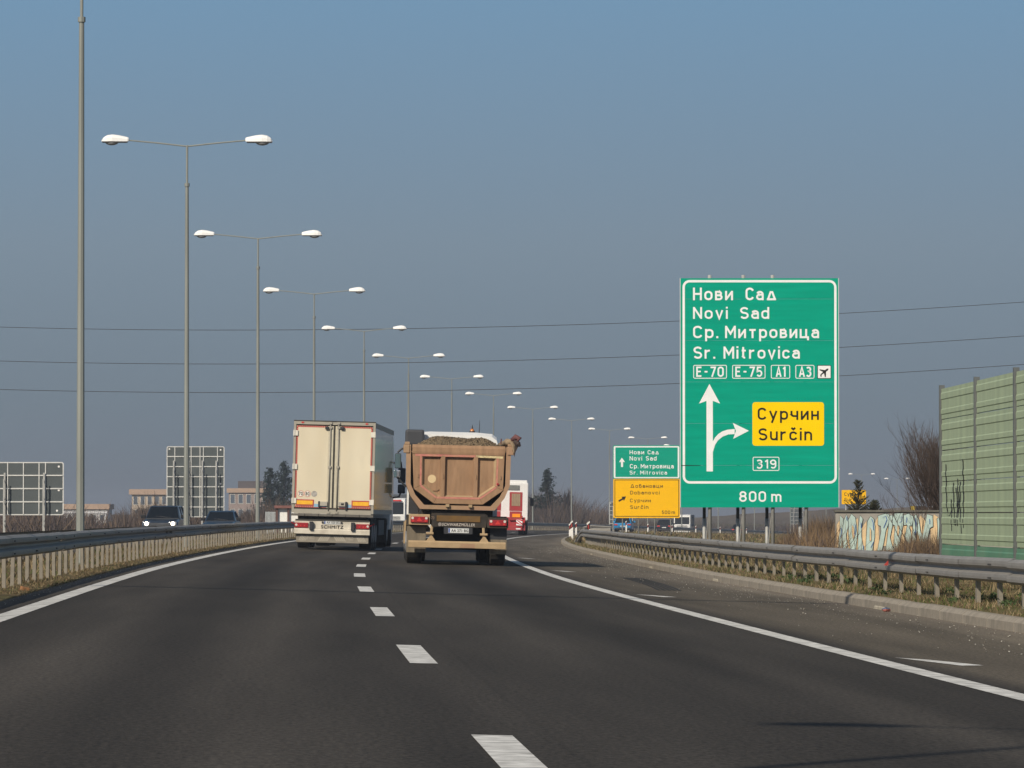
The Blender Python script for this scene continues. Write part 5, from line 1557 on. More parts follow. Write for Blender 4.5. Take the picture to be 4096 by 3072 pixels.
def road_at(u, Y):
    p = PT(u, Y, road_z(u, Y) if u > -4.5 else opp_z(u, Y))
    return p
Y = 458.0; p = road_at(2.0, Y)
car("bright blue hatchback seen from behind under the amber and green sign", at_px(2490, Y), Y, p.z, -slope(Y), P_BLUE, "hatch")
Y = 556.0; p = road_at(-2.0, Y)
car("black car seen from behind, right of the blue hatchback", at_px(2656, Y), Y, p.z, -slope(Y), P_BLACK, "hatch")
Y = 655.0; p = road_at(-2.0, Y)
car("distant dark car between the posts of the big green sign", at_px(2950, Y), Y, p.z, -slope(Y), P_BLACK, "sedan")
Y = 232.0; p = PT(-13.9, Y, opp_z(-13.9, Y))
car("dark oncoming SUV with lit headlights beyond the median", at_px(650, Y), Y + 4.6, p.z + 0.03, math.pi - 0.03, P_NAVY, "suv", True, True)
Y = 252.0; p = PT(-12.8, Y, opp_z(-12.8, Y))
car("dark blue oncoming sedan in front of the tall sign back", at_px(882, Y), Y + 4.6, p.z + 0.0, math.pi - 0.03, mat("paint_deep_blue", (0.025, 0.075, 0.14), 0.28, metal=0.5, var=0.03, coat=0.6), "sedan", True)

def oncoming_truck(label, X, Y, z, heading, tip):
    root = thing("oncoming_truck", label, "truck", (X, Y, z), (0, 0, heading))
    cab = MB().prism([(-2.0, 0.7), (0.05, 0.45), (0.1, 1.5), (-0.15, 2.9), (-0.6, 3.05), (-2.0, 3.05)], -1.22, 1.22, axis='x').build("cab", M_WHITE_C, root, bevel=0.06)
    MB().prism([(0.09, 1.62), (-0.135, 2.75), (-0.125, 2.75), (0.10, 1.62)], -1.08, 1.08, axis='x').build("windscreen", M_GLASS, cab)
    for i in range(4):
        MB().box(-0.8, 0.8, 0.085, 0.115, 0.85 + 0.16 * i, 0.93 + 0.16 * i).build("grille_bar", M_BLACKPL, cab)
    MB().box(-1.2, 1.2, 0.0, 0.14, 0.4, 0.7).build("bumper", M_BLACKPL if not tip else M_WHITE_C, cab, bevel=0.02)
    for s in (-1, 1):
        MB().box(s * 0.9 - 0.2, s * 0.9 + 0.2, 0.06, 0.12, 0.72, 0.9).build("headlamp", M_CLEAR, cab)
        MB().box(s * 1.42 - 0.12, s * 1.42 + 0.12, -0.4, -0.25, 1.7, 2.4).build("mirror", M_BLACKPL, cab, bevel=0.03)
        MB().tube([(s * 1.2, -0.35, 2.45), (s * 1.42, -0.32, 2.35)], 0.03, 5).build("mirror_arm", M_BLACKPL, cab)
        for y in (-0.9, -4.2, -5.5):
            wheel_part(root, *((-1.22, -0.85) if s < 0 else (0.85, 1.22)), y, 0.5, 0.5)
    if tip:
        MB().prism([(-7.2, 1.3), (-2.2, 1.3), (-2.15, 3.0), (-7.4, 3.0)], -1.25, 1.25, axis='x').build("tipper_body", mat("tipper_dark", (0.05, 0.055, 0.065), 0.6), root, bevel=0.04)
    else:
        MB().box(-1.27, 1.27, -13.0, -2.3, 1.1, 3.4).build("trailer_box", mat("trailer_slate", (0.06, 0.07, 0.085), 0.6), root, bevel=0.02)
        MB().box(-0.9, 0.9, 0.0, 0.06, 2.78, 2.9).build("red_sun_visor", M_RED_LIT, cab)
    MB().box(-0.5, 0.5, -7.0, -0.5, 0.55, 1.0).build("chassis", M_DARK, root)
    return root
Y = 400.0
oncoming_truck("white oncoming tractor truck glimpsed between trailer and tipper", at_px(1566, Y), Y, opp_z(-14, Y), math.pi - 0.07, False)
Y = 668.0
oncoming_truck("white oncoming tipper truck below the amber and green sign's corner", at_px(2728, Y), Y, opp_z(-11.5, Y), math.pi - 0.12, True)

# ------------------------------------------------------------------ delineator posts
def delineator(X, Y, z, label, tall=0.92):
    r = thing("delineator_post", label, "delineator", (X, Y, z), (0, random.uniform(-0.03, 0.03), random.uniform(-0.1, 0.1)), "roadside delineator posts")
    w = 0.06
    MB().prism([(-w, -0.3), (w, -0.3), (w, tall - 0.30), (-w, tall - 0.40)], -0.02, 0.04).build("white_post", mat("delineator_white", (0.74, 0.72, 0.68), 0.6, var=0.08), r)
    b = MB().prism([(-w, tall - 0.399), (w, tall - 0.299), (w, tall - 0.05), (-w, tall - 0.15)], -0.021, 0.041).build("black_band", M_SIGN_K, r)
    MB().box(-0.027, 0.027, -0.028, -0.0215, tall - 0.31, tall - 0.13).build("red_reflector", MATS["red_reflector"], b)
    MB().prism([(-w, tall - 0.149), (w, tall - 0.049), (w, tall + 0.02), (-w, tall - 0.06)], -0.02, 0.04).build("white_tip", MATS["delineator_white"], r)
for px, Y, lab in ((2355, 186, "nearest black-banded white delineator beside the guardrail's bent end"), (2288, 220, "second white delineator from the guardrail's bent end"),
                   (2280, 262, "delineator just left of and behind the second one"), (2304, 292, "small delineator in front of the low concrete block")):
    X = at_px(px, Y)
    delineator(X, Y, gz_xy(X, Y) if px != 2304 else gz_xy(X, Y) + 0.05, lab)
for px, Y, lab in ((2505, 372, "far delineator in front of the blue hatchback"), (2591, 425, "far delineator between the blue and the black car"), (2688, 478, "far delineator right of the black car"),
                   (2782, 530, "far delineator below the left half of the big sign"), (2880, 580, "far delineator right of the big sign's first post"), (2985, 640, "farthest delineator beside the distant dark car")):
    X = at_px(px, Y)
    delineator(X, Y, gz_xy(X, Y), lab, 0.95)
# low concrete block with a rail stub
cb = thing("concrete_block", "low concrete block with a bent rail stub at the verge's far corner", "concrete block", PT(edge_u(300) + 0.75, 300), (0, 0, -slope(300)))
MB().box(-0.85, 0.85, -1.5, 3.2, -0.4, 0.42).build("block", M_CONC, cb, bevel=0.03)
MB().tube([(-0.95, -1.6, 0.1), (-0.9, -1.65, 0.5), (-0.4, -1.6, 0.58), (0.9, -1.4, 0.50)], 0.06, 6).build("rail_stub", M_GALV, cb)

# ------------------------------------------------------------------ buildings
def building(name, label, x0, x1, Y, ztop, depth, wallc, roofc, cols, rows, roof_t=0.5, over=0.5, cat="building", dark_top=None):
    g = gz_xy((x0 + x1) / 2, Y)
    xc = (x0 + x1) / 2
    r = thing(name, label, cat, (xc, Y, g))
    w, h = (x1 - x0) / 2, ztop - g
    MB().box(-w, w, 0, depth, -0.5, h - roof_t).build("wall", wallc, r)
    MB().box(-w - over, w + over, -over, depth + over, h - roof_t + 0.002, h).build("roof", roofc, r)
    gl = mat("far_window", (0.10, 0.12, 0.15), 0.2, var=0.2, spec=0.5)
    fm = mat("far_window_frame", (0.55, 0.54, 0.5), 0.6)
    cw = 2 * w / cols
    rh = (h - roof_t - 0.4) / rows
    for i in range(cols):
        for j in range(rows):
            a, b = -w + cw * (i + 0.18), -w + cw * (i + 0.82)
            c, d = 0.4 + rh * (j + 0.25), 0.4 + rh * (j + 0.9)
            f = MB().ring([(a, c), (b, c), (b, d), (a, d)], [(a + 0.1, c + 0.1), (b - 0.1, c + 0.1), (b - 0.1, d - 0.1), (a + 0.1, d - 0.1)], -0.06, -0.003).build("window", fm, r)
            MB().box(a + 0.1, b - 0.1, -0.03, -0.003, c + 0.1, d - 0.1).build("pane", gl, f)
    if dark_top:
        MB().box(-w * 0.55, w * 0.9, 1.0, depth - 1, h + 0.002, h + dark_top).build("roof_block", mat("roof_block_dark", (0.10, 0.085, 0.085), 0.8), r)
    return r
M_W1 = mat("far_wall_cream", (0.50, 0.41, 0.32), 0.9, var=0.1, scale=0.5)
M_R1 = mat("far_roof_tan", (0.42, 0.30, 0.22), 0.9, var=0.1, scale=0.4)
building("office_building", "cream building with a heavy flat roof left of the tall sign back", at_px(528, 1000), at_px(700, 1000), 1000, H_CAM + (2060 - 1957) * 1000 / FPX, 14, M_W1, M_R1, 6, 2, 1.2, 0.6)
building("apartment_building", "brownish building with a dark roof block behind the bare trees", at_px(915, 960), at_px(1075, 960), 960, H_CAM + (2060 - 1953) * 960 / FPX, 14,
         mat("far_wall_brown", (0.30, 0.235, 0.21), 0.9, var=0.1, scale=0.5), M_R1, 5, 2, 0.95, 0.4, dark_top=1.55)
building("low_shed", "long low pale shed behind the first lamp pole", at_px(225, 860), at_px(430, 860), 860, H_CAM + (2060 - 2016) * 860 / FPX, 10,
         mat("far_wall_grey", (0.44, 0.42, 0.42), 0.9, var=0.1, scale=0.5), M_R1, 7, 1, 1.0, 0.4)
building("white_hall", "low white hall roof below the long shed", at_px(262, 800), at_px(425, 800), 800, H_CAM + (2060 - 2046) * 800 / FPX, 6,
         mat("far_wall_white", (0.6, 0.6, 0.62), 0.9, var=0.1), mat("far_roof_white", (0.62, 0.62, 0.64), 0.8, var=0.1), 5, 1, 0.35, 0.2)
hut = thing("roadside_hut", "small white hut with brown posts and reddish roof left of the trailer truck", "hut", (at_px(1142, 330), 330, gz_xy(at_px(1142, 330), 330)))
hz = H_CAM + (2060 - 2022) * 330 / FPX - hut.location.z
MB().box(-0.55, 1.2, 0.1, 3.0, -0.3, hz - 0.2).build("wall", mat("hut_white", (0.80, 0.80, 0.76), 0.7, var=0.04), hut)
MB().box(-0.8, 1.4, -0.3, 3.3, hz - 0.199, hz).build("roof", mat("hut_roof", (0.20, 0.09, 0.075), 0.8), hut)
for x in (-0.62, 0.22, 1.0):
    MB().box(x - 0.08, x + 0.08, -0.12, 0.04, -0.3, hz - 0.2).build("post", mat("hut_brown", (0.11, 0.06, 0.05), 0.8), hut)
MB().box(-0.52, 0.98, 0.05, 0.098, hz * 0.40, hz * 0.40 + 0.04).build("rail", mat("hut_line", (0.3, 0.28, 0.26), 0.8), hut)
sf = thing("slat_fence", "short pale slatted fence beside the white hut", "fence", (at_px(1085, 330), 330, hut.location.z))
fz = H_CAM + (2060 - 2047) * 330 / FPX - sf.location.z
for i in range(9):
    MB().box(-0.42 + 0.095 * i, -0.42 + 0.095 * i + 0.06, 0, 0.04, -0.3, fz).build("slat", mat("fence_pale", (0.42, 0.45, 0.46), 0.6, var=0.1), sf)
MB().box(-0.42, 0.42, 0.041, 0.08, fz - 0.1, fz - 0.04).build("rail", MATS["fence_pale"], sf)

# ------------------------------------------------------------------ trees, shrubs, brush
def grow_branches(tw, start, d, length, rad, depth, spread=0.55, up=0.12, kids=(5, 6), segs=4, shrink=0.55):
    p = Vector(start)
    d = Vector(d).normalized()
    pts, rs = [p.copy()], [rad]
    for i in range(segs):
        d = (d + Vector((random.gauss(0, 0.12), random.gauss(0, 0.12), random.gauss(0, 0.08) + up * 0.5))).normalized()
        p = p + d * (length / segs)
        pts.append(p.copy())
        rs.append(rad * (1 - 0.8 * (i + 1) / segs))
    tw.tube(pts, rs, 3, cap=False)
    if depth > 0:
        for k in range(random.randint(*kids)):
            t = random.uniform(0.25, 1.0)
            i = min(segs - 1, int(t * segs))
            q = pts[i].lerp(pts[i + 1], t * segs - i)
            nd = (d + Vector((random.gauss(0, spread), random.gauss(0, spread), random.gauss(up, spread * 0.6)))).normalized()
            grow_branches(tw, q, nd, length * shrink * random.uniform(0.7, 1.15), rad * 0.5, depth - 1, spread, up, kids, segs, shrink)

M_BARK = mat("bare_bark", (0.085, 0.065, 0.055), 0.95, var=0.25, scale=4, spec=0.05)
M_BARK2 = mat("far_bark", (0.10, 0.082, 0.075), 0.95, var=0.25, scale=1, spec=0.05)
def bare_tree(name, label, X, Y, height, stems, rad, depth, spread, lean=(0, 0), kids=(5, 7), width=1.0, z=None, mate=None, cat="tree", up=0.15):
    g = gz_xy(X, Y) if z is None else z
    r = thing(name, label, cat, (X, Y, g))
    tr, tw = MB(), MB()
    for s in range(stems):
        a = 2 * math.pi * s / max(1, stems) + random.uniform(-0.4, 0.4)
        sp = 0.0 if stems == 1 else random.uniform(0.15, 0.5) * width
        d = Vector((math.cos(a) * sp + lean[0], math.sin(a) * sp + lean[1], 1.0))
        h = height * random.uniform(0.6, 1.0) * (0.62 if stems > 1 else 0.85)
        top = Vector((math.cos(a) * 0.1, math.sin(a) * 0.1, -0.1)) if stems > 1 else Vector((0, 0, -0.1))
        pts, rs = [top.copy()], [rad]
        p, dd = top.copy(), d.normalized()
        n = 7
        for i in range(n):
            dd = (dd + Vector((random.gauss(0, 0.06), random.gauss(0, 0.06), 0.05))).normalized()
            p = p + dd * (h / n)
            pts.append(p.copy())
            rs.append(rad * (1 - 0.85 * (i + 1) / n))
        tr.tube(pts, rs, 5, cap=False)
        for k in range(kids[1] + 2 if stems > 1 else 30):
            t = random.uniform(0.15, 1.0)
            i = min(n - 1, int(t * n))
            q = pts[i].lerp(pts[i + 1], t * n - i)
            nd = (dd + Vector((random.gauss(0, spread), random.gauss(0, spread), random.gauss(up, 0.25)))).normalized()
            grow_branches(tw, q, nd, height * (0.34 if stems > 1 else 0.24) * (1.15 - 0.6 * t), rad * 0.42, depth, spread, up, kids)
    mm = mate or M_BARK
    tr.build("trunk", mm, r)
    tw.build("crown", mm, r, recalc=False)
    return r

M_NEEDLE = mat("conifer_needles", (0.022, 0.032, 0.026), 0.9, var=0.4, scale=1.5, spec=0.1)
M_NEEDLE2 = mat("conifer_needles_blue", (0.03, 0.042, 0.04), 0.9, var=0.4, scale=1.5, spec=0.1)
M_TRUNK = mat("conifer_trunk", (0.07, 0.05, 0.04), 0.95, var=0.2)
def conifer(label, X, Y, height, width, mate, z=None, n_br=150, leaf=0.16, base=0.12, ragged=0.35, name="conifer_tree"):
    g = gz_xy(X, Y) if z is None else z
    r = thing(name, label, "tree", (X, Y, g))
    MB().tube([(0, 0, -0.2), (0, 0, height * 0.5), (0, 0, height * 0.97)], [height * 0.02, height * 0.012, 0.02], 6, cap=False).build("trunk", M_TRUNK, r)
    V, T = [], []
    nw = max(8, int(n_br / 7))
    for b in range(n_br):
        t = ((b % nw) + 0.5 + random.uniform(-0.3, 0.3)) / nw
        z0 = height * (base + (1 - base) * t)
        ln = (width / 2) * (1 - t) ** 0.8 * random.uniform(1 - ragged, 1.0 + ragged * 0.55) + 0.05 * width
        a = random.uniform(0, 2 * math.pi)
        dr = random.uniform(-0.35, 0.1) + 0.3 * t
        n = max(8, int(22 * ln / (width / 2)) + 4)
        for k in range(n):
            q = ((k + random.random()) / n) ** 0.7
            c = np.array([math.cos(a) * ln * q, math.sin(a) * ln * q, z0 + ln * (dr * q + 0.3 * q * q)])
            c += rng.normal(size=3) * leaf * 0.5 * (0.4 + q)
            o = rng.normal(size=(3, 3)) * leaf * (0.6 + 0.5 * random.random())
            i0 = len(V)
            V += list(c + o)
            T.append((i0, i0 + 1, i0 + 2))
    raw("crown", V, T, mate, r)
    return r
conifer("left of two dark conifers behind the white hut", at_px(1082, 560), 560, 8.2, 4.4, M_NEEDLE2, leaf=0.14, n_br=210, ragged=0.65)
conifer("right of two dark conifers, partly behind the trailer truck", at_px(1137, 575), 575, 9.2, 4.8, M_NEEDLE2, leaf=0.14, n_br=230, ragged=0.65)
conifer("tall dark conifer standing alone above the brush right of the low-loader", at_px(2188, 640), 640, 9.6, 3.5, M_NEEDLE, leaf=0.15, base=0.46, n_br=170, ragged=0.75)
bare_tree("poplar_tree", "slim bare tree right of the lone dark conifer", at_px(2254, 645), 645, 9.6, 1, 0.16, 2, 0.6, mate=M_BARK2, up=0.35)
for px, Y, h, lab in ((700, 470, 3.6, "small bare tree below the tall sign back"), (1040, 455, 5.0, "bare tree right of the third lamp pole"), (330, 440, 3.8, "bare tree behind the first lamp pole"), (500, 450, 3.6, "small bare tree left of the cream building"), (585, 455, 4.4, "bare tree in front of the cream building"), (645, 460, 4.0, "bare tree behind the oncoming SUV"), (1005, 450, 4.2, "bare tree left of the third lamp pole"),
                      (935, 440, 3.8, "bare tree just right of the tall sign back"), (2115, 650, 6.4, "bare tree left of the lone dark conifer"), (2355, 680, 5.6, "bare tree near the far sign back"),
                      (2415, 690, 6.0, "dense bare tree left of the far sign back")):
    bare_tree("bare_tree", lab, at_px(px, Y), Y, h, 6, 0.07 if Y < 600 else 0.1, 2, 0.5, mate=M_BARK2, width=1.2)
bare_tree("bare_shrub", "big leafless shrub rising behind the graffiti wall beside the noise barrier", at_px(3800, 126), 126, 5.1, 15, 0.028, 2, 0.34, lean=(-0.16, 0), kids=(5, 8), cat="shrub", width=1.1)
bare_tree("bare_sapling", "leafless sapling with crossing stems before the graffiti wall", at_px(3660, 115.5), 115.5, 2.7, 5, 0.018, 1, 0.5, lean=(-0.2, 0), kids=(2, 3), cat="shrub", width=1.1)
bare_tree("bare_sapling", "thin leafless sapling leaning left from the graffiti wall's middle", at_px(3600, 118.2), 118.2, 2.4, 3, 0.014, 1, 0.5, lean=(-0.55, 0), kids=(2, 3), cat="shrub", width=0.6)
# small spruce on top of the graffiti wall
def spruce(label, X, Y, z, height, width):
    r = thing("spruce_shrub", label, "shrub", (X, Y, z))
    tw, V, T = MB(), [], []
    tw.tube([(0, 0, -0.3), (0, 0, height)], [0.02, 0.005], 5, cap=False)
    for k in range(95):
        t = random.random() ** 1.5
        z0 = height * 0.97 * t
        ln = width / 2 * (1 - t) ** 0.8 * random.uniform(0.6, 1.15) + 0.06
        a = random.uniform(0, 2 * math.pi)
        p0 = Vector((0, 0, z0))
        p1 = Vector((math.cos(a) * ln, math.sin(a) * ln, z0 + ln * 0.75))
        tw.tube([p0, p0.lerp(p1, 0.5) - Vector((0, 0, 0.02)), p1], [0.009, 0.006, 0.003], 3, cap=False)
        for q in range(int(14 + 80 * ln)):
            s = random.random()
            c = np.array(p0.lerp(p1, s))
            d = rng.normal(size=3)
            d = d / np.linalg.norm(d) * 0.045 + np.array([math.cos(a), math.sin(a), 0.7]) * 0.02
            w = rng.normal(size=3) * 0.007
            i0 = len(V)
            V += [c + w, c - w, c + d]
            T.append((i0, i0 + 1, i0 + 2))
    tw.build("stem", M_TRUNK, r, recalc=False)
    raw("crown", V, T, mat("spruce_needles", (0.05, 0.055, 0.028), 0.9, var=0.35, scale=5), r)
wz = H_CAM + (2060 - 2050) * 118 / FPX
wz0 = gz_xy(at_px(3430, 132), 132)
spruce("little spruce growing behind the graffiti wall before the amber sign", at_px(3432, 118.2), 118.2, wz - 0.15, 1.0, 0.62)
spruce("tiny spruce tip right of the little spruce on the wall", at_px(3497, 118.2), 118.2, wz - 0.2, 0.5, 0.4)

def brush(name, label, items, mats, mi_w=None):
    """mass of dry twigs: each item (X, Y, z, height, radius, count)"""
    V, T, MI = [], [], []
    for X, Y, z, h, rad, cnt, wd in items:
        bx = X + rng.normal(size=cnt) * rad * 0.5
        by = Y + rng.normal(size=cnt) * rad * 0.5
        th = h * rng.uniform(0.35, 1.0, cnt)
        lx = rng.normal(size=cnt) * 0.28 * h
        ly = rng.normal(size=cnt) * 0.28 * h
        st = rng.uniform(0, 0.35, cnt) * th
        w = wd * rng.uniform(0.5, 1.2, cnt)
        an = rng.uniform(0, math.pi, cnt)
        m = rng.integers(0, len(mats), cnt)
        for k in range(cnt):
            ca, sa = math.cos(an[k]) * w[k], math.sin(an[k]) * w[k]
            i0 = len(V)
            V += [(bx[k] - ca, by[k] - sa, z - 0.15 + st[k]), (bx[k] + ca, by[k] + sa, z - 0.15 + st[k]), (bx[k] + lx[k], by[k] + ly[k], z + th[k])]
            T.append((i0, i0 + 1, i0 + 2))
            MI.append(m[k])
    o = raw(name, V, T, mats, None, MI)
    return tag(o, label, kind="stuff")
M_BR1 = mat("brush_mauve", (0.105, 0.082, 0.075), 0.95, var=0.3, scale=0.6, spec=0.03)
M_BR2 = mat("brush_brown", (0.135, 0.098, 0.07), 0.95, var=0.3, scale=0.6, spec=0.03)
M_BR3 = mat("brush_dark", (0.06, 0.05, 0.048), 0.95, var=0.3, scale=0.6, spec=0.03)
M_BR4 = mat("brush_straw", (0.22, 0.15, 0.085), 0.95, var=0.3, scale=0.8, spec=0.03)
items = []
for i in range(420):            # thicket beyond the oncoming carriageway
    Y = random.uniform(330, 520)
    px = random.uniform(-60, 1240)
    X = at_px(px, Y)
    hmax = 3.1 + 0.9 * math.sin(px * 0.012) + 0.5 * math.sin(px * 0.041)
    items.append((X, Y, gz_xy(X, Y), random.uniform(0.55, 1.1) * hmax, 1.6, 60, 0.05))
brush("brush", "purplish leafless thicket beyond the oncoming carriageway", items, [M_BR1, M_BR1, M_BR2, M_BR3])
items = []
for i in range(800):            # wood edge on the outside of the bend
    Y = random.uniform(630, 780)
    px = random.uniform(1500, 2620)
    u = -20 - random.uniform(0, 40)
    X = at_px(px, Y)
    if X > div_x(Y) - 19:
        continue
    hm = 8.4 if 2070 < px < 2280 else (6.2 if 2280 <= px < 2460 else 4.4)
    items.append((X, Y, gz_xy(X, Y) + vp(Y) * 0.3, random.uniform(0.5, 1.1) * hm, 2.4, 75, 0.075))
brush("brush", "grey-brown leafless scrub on the outside of the bend", items, [M_BR1, M_BR3, M_BR2, M_BR1])
items = []
for i in range(330):            # dry brush and weeds between the big sign and the wall
    Y = random.uniform(112, 150)
    px = random.uniform(2960, 3345)
    X = at_px(px, Y)
    hm = 0.15 + 1.05 * smooth((px - 3060) / 260)
    items.append((X, Y, gz_xy(X, Y), random.uniform(0.5, 1.1) * hm, 0.5, 60, 0.012))
for i in range(120):            # weeds at the wall's foot
    px = random.uniform(3345, 3780)
    Y = random.uniform(113.6, 116.4)
    X = at_px(px, Y)
    hm = 0.22 + 0.6 * smooth((px - 3480) / 200)
    items.append((X, Y, gz_xy(X, Y), random.uniform(0.4, 1.0) * hm, 0.25, 60, 0.008))
brush("brush", "dry brown weeds between the big sign's posts and the graffiti wall", items, [M_BR2, M_BR4, M_BR1, M_BR4])
items = []
for i in range(500):            # scrub on the far embankment
    Y = random.uniform(860, 1000)
    px = random.uniform(2700, 3560)
    X = at_px(px, Y)
    if abs(X - div_x(Y)) < 22:
        continue
    items.append((X, Y, -5.0, random.uniform(2.5, 5.4), 4.0, 50, 0.13))
brush("brush", "dim scrub on the distant embankment below the big sign", items, [M_BR1, M_BR3, M_BR3])

# distant embankment and low hills
def hill(name, label, px0, px1, Y, prof, depth, material):
    mb = MB()
    n = 40
    vs = []
    for i in range(n + 1):
        t = i / n
        px = px0 + (px1 - px0) * t
        zt = H_CAM + (2060 - lerp_table(px, prof)) * Y / FPX
        X = at_px(px, Y)
        for dy, k in ((-depth, 0), (-depth * 0.5, 0.55), (0, 1.0), (depth * 0.6, 0.9), (depth * 2.5, 0)):
            vs.append((X, Y + dy, -9 + (zt + 9) * k + (random.uniform(-0.15, 0.15) if k else 0)))
    fs = []
    for i in range(n):
        for j in range(4):
            fs.append((i * 5 + j, (i + 1) * 5 + j, (i + 1) * 5 + j + 1, i * 5 + j + 1))
    return tag(mb.add(vs, fs).build(name, material), label, kind="structure")
M_HILL = mat("scrub_hill", (0.10, 0.085, 0.07), 0.95, var=0.3, scale=0.12, dirt=(0.16, 0.13, 0.095), damt=0.5, dscale=0.05, spec=0.03)
hill("embankment", "low scrubby embankment on the horizon right of the bend", 2600, 4600, 1120, [(2600, 2088), (2900, 2062), (3150, 2046), (3350, 2036), (3700, 2030), (4200, 2024), (4600, 2020)], 40, M_HILL)
hill("hills", "faint flat woodland on the left horizon", -1500, 2650, 1500, [(-1500, 2052), (0, 2056), (800, 2060), (1500, 2064), (2200, 2072), (2650, 2085)], 60, M_HILL)
# tiny far gantry mark and the yellow-black crash cushion on the embankment
cu = thing("crash_cushion", "small yellow and black striped block behind the graffiti wall", "crash cushion", (at_px(3660, 380), 380, H_CAM + (2060 - 2042) * 380 / FPX))
MB().box(-0.35, 0.0, 0, 0.6, -3.0, 0.38).build("yellow_face", mat("cushion_yellow", (0.45, 0.32, 0.03), 0.6), cu)
MB().box(0.001, 0.9, 0, 0.6, -3.0, 0.38).build("black_side", M_SIGN_K, cu)

# ------------------------------------------------------------------ grass, chippings, litter
def blades(name, label, regions, mats):
    V, T, MI = [], [], []
    for (uf, ya, yb, cnt, hmin, hmax, wd, wts) in regions:
        ys = ya + (yb - ya) * rng.uniform(0, 1, cnt) ** 1.25
        for k in range(cnt):
            y = ys[k]
            u = uf(y)
            p = PT(u, y)
            patch = 0.5 + 0.5 * math.sin(y * 0.9 + 3 * u) * math.sin(y * 0.37 + u * 2.1)
            if random.random() > 0.35 + 0.65 * patch:
                continue
            h = random.uniform(hmin, hmax) * (0.5 + 0.7 * patch)
            a = random.uniform(0, math.pi)
            w = wd * (1 + y / 160)
            ca, sa = math.cos(a) * w, math.sin(a) * w
            i0 = len(V)
            V += [(p.x - ca, p.y - sa, p.z - 0.01), (p.x + ca, p.y + sa, p.z - 0.01), (p.x + random.gauss(0, 0.6) * h, p.y + random.gauss(0, 0.6) * h, p.z + h)]
            T.append((i0, i0 + 1, i0 + 2))
            MI.append(random.choices(range(len(mats)), wts)[0])
    return tag(raw(name, V, T, mats, None, MI), label, kind="stuff")
M_G1 = mat("grass_straw", (0.25, 0.195, 0.115), 0.9, var=0.3, scale=2, spec=0.05)
M_G2 = mat("grass_brown", (0.145, 0.105, 0.062), 0.9, var=0.3, scale=2, spec=0.05)
M_G3 = mat("grass_green", (0.075, 0.10, 0.03), 0.9, var=0.3, scale=2, spec=0.05)
blades("grass", "short dry grass on the right verge under the guardrail",
       [(lambda y: edge_u(y) + 0.2 + random.uniform(0, 1.0) ** 1.2 * 1.6, 46, 195, 30000, 0.03, 0.10, 0.006, (4, 4, 3)),
        (lambda y: edge_u(y) + 1.5 + random.uniform(0, 4.0), 50, 200, 16000, 0.05, 0.22, 0.007, (5, 5, 2)),
        (lambda y: edge_u(y) + 0.4 + random.uniform(0, 14.0), 190, 420, 12000, 0.08, 0.26, 0.012, (5, 5, 2))], [M_G1, M_G2, M_G3])
blades("grass", "withered straw-coloured grass tufts along the median guardrail",
       [(lambda y: -4.42 - random.uniform(0, 1.0) * 0.75, 58, 200, 24000, 0.012, 0.055, 0.006, (4, 6, 1)),
        (lambda y: -5.0 - random.uniform(0, 1.0) * 2.3, 58, 240, 14000, 0.04, 0.16, 0.007, (4, 5, 2))], [M_G1, M_G2, M_G3])
# green weeds in the gutter grass at the right
V, T = [], []
for c in range(24):
    y = random.uniform(50, 80)
    u = edge_u(y) + random.uniform(0.3, 1.6)
    p = PT(u, y)
    for k in range(40):
        a, h = random.uniform(0, 6.28), random.uniform(0.04, 0.13)
        r = random.uniform(0, 0.13)
        q = np.array([p.x + math.cos(a) * r, p.y + math.sin(a) * r, p.z + h * 0.6])
        i0 = len(V)
        V += list(q + rng.normal(size=(3, 3)) * 0.022)
        T.append((i0, i0 + 1, i0 + 2))
tag(raw("weeds", V, T, mat("weed_green", (0.05, 0.08, 0.028), 0.8, var=0.3, scale=5)), "small green weeds in the grass behind the kerb", kind="stuff")
# chippings on the shoulder and at the median edge
V, T, MI = [], [], []
for k in range(3400):
    y = random.uniform(38, 190)
    if random.random() < 0.8:
        u = edge_u(y) - abs(random.gauss(0, 0.9)) - 0.02
        if u < 4.3:
            continue
    else:
        u = -4.35 - abs(random.gauss(0, 0.12))
    p = PT(u, y, road_z(u, y), 0.004)
    r = random.uniform(0.004, 0.016) * (1.6 if random.random() < 0.03 else 1)
    o = rng.normal(size=(4, 3))
    o /= np.linalg.norm(o, axis=1)[:, None]
    i0 = len(V)
    V += list(np.array(p) + o * r)
    T += [(i0, i0 + 1, i0 + 2), (i0, i0 + 2, i0 + 3), (i0, i0 + 3, i0 + 1), (i0 + 1, i0 + 3, i0 + 2)]
    MI += [k % 2] * 4
tag(raw("gravel", V, T, [mat("chip_pale", (0.42, 0.40, 0.35), 0.9), mat("chip_grey", (0.24, 0.22, 0.19), 0.9)], None, MI), "loose pale chippings swept against the kerb", kind="stuff")
def litter(label, u, y, mats, size, name="litter"):
    r = thing(name, label, "litter", PT(u, y, road_z(u, y), 0.0), (0, 0, 0.6))
    mb = MB().sphere((0, 0, size * 0.35), size, size * 0.5, size * 0.42, 9, 5)
    mb.v = [(x * random.uniform(0.8, 1.2), yy * random.uniform(0.8, 1.2), max(0.0, z * random.uniform(0.8, 1.2))) for x, yy, z in mb.v]
    mb.m = [0 if i < 30 else 1 for i in range(len(mb.f))]
    mb.build("crumpled_wrapper", mats, r)
litter("crumpled red and blue wrapper lying against the kerb", edge_u(61.5) - 0.1, 61.5, [mat("wrap_red", (0.35, 0.12, 0.10), 0.6), mat("wrap_blue", (0.10, 0.13, 0.2), 0.5)], 0.075)
b = thing("brick_fragment", "orange brick fragment in the median grass at the left edge", "brick", PT(-4.7, 61.0), (0.1, 0.2, 0.5))
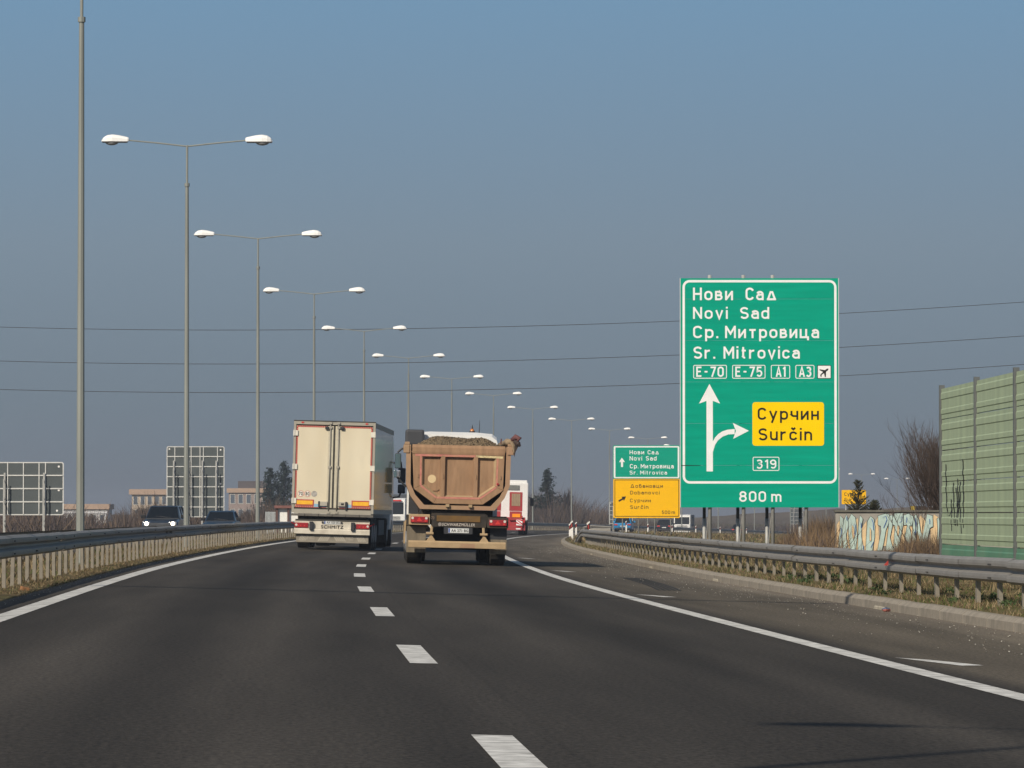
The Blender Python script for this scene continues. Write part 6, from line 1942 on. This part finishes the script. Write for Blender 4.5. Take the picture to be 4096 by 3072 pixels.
MB().box(-0.06, 0.06, -0.04, 0.04, -0.02, 0.05).build("brick_body", mat("brick_orange", (0.30, 0.15, 0.07), 0.9, var=0.2, scale=14), b, bevel=0.015)

# ------------------------------------------------------------------ overhead wires
M_WIRE = mat("wire", (0.05, 0.05, 0.05), 0.6)
for k, (y0, lab) in enumerate(((1320, "topmost of three overhead wires crossing the sky"), (1456, "middle of three overhead wires crossing the sky"), (1570, "lowest of three overhead wires crossing the sky"))):
    Y = 300.0
    r = thing("overhead_wire", lab, "wire", (0, Y, 0), group="overhead wires")
    pts = []
    for px in np.linspace(-2600, 5900, 60):
        a = 1.1e-5 if px > 900 else 1.5e-5
        pts.append((at_px(px, Y), 0, H_CAM + (2060 - (y0 - a * (px - 900) ** 2)) * Y / FPX))
    MB().tube(pts, 0.018, 4).build("cable", M_WIRE, r)
for X, lab in ((at_px(-2600, 300), "wire mast far left of the photo"), (at_px(5900, 300), "wire mast far right of the photo")):
    g = gz_xy(X, 300)
    r = thing("wire_mast", lab, "mast", (X, 300, g))
    MB().tube([(0, 0, -0.5), (0, 0, 22)], [0.28, 0.14], 8).build("mast", M_POLE, r)
    for z in (10.0, 13.0, 16.0, 19.0):
        MB().box(-0.9, 0.9, -0.06, 0.06, z, z + 0.12).build("cross_arm", M_POLE, r)
# added out-of-view cable that casts a shadow line over both lanes
r = thing("overhead_wire", "added unseen cable strung across the road to cast its shadow line", "wire", (0, 52.9, 0), group="overhead wires")
MB().tube([(x, 0, 10.6 + 0.0009 * (x + 4) ** 2) for x in np.linspace(-38, 34, 30)], 0.13, 8).build("cable", M_WIRE, r)
for X in (-38, 34):  # added poles, out of view, hold up the shadow-casting cable
    r = thing("added_cable_pole", "added unseen wooden pole carrying the shadow-casting cable, %s of the road" % ("left" if X < 0 else "right"), "pole", (X, 52.9, gz_xy(X, 52.9)))
    MB().tube([(0, 0, -0.5), (0, 0, 13.5)], [0.15, 0.1], 8).build("pole_shaft", M_TRUNK, r)

# ------------------------------------------------------------------ haze over the plain
hm = bpy.data.materials.new("haze_air")
hm.use_nodes = True
hn, hl = hm.node_tree.nodes, hm.node_tree.links
for nd in list(hn):
    if nd.type != 'OUTPUT_MATERIAL':
        hn.remove(nd)
pv = hn.new("ShaderNodeVolumePrincipled")
pv.inputs["Color"].default_value = (0.44, 0.49, 0.58, 1)
pv.inputs["Density"].default_value = 0.00034
pv.inputs["Anisotropy"].default_value = 0.0
hl.new(pv.outputs["Volume"], [n for n in hn if n.type == 'OUTPUT_MATERIAL'][0].inputs["Volume"])
hz_o = MB().box(-2200, 2600, -100, 5600, -12.0, 24.0).build("haze", hm)
tag(hz_o, "thin grey haze over the plain", kind="stuff")
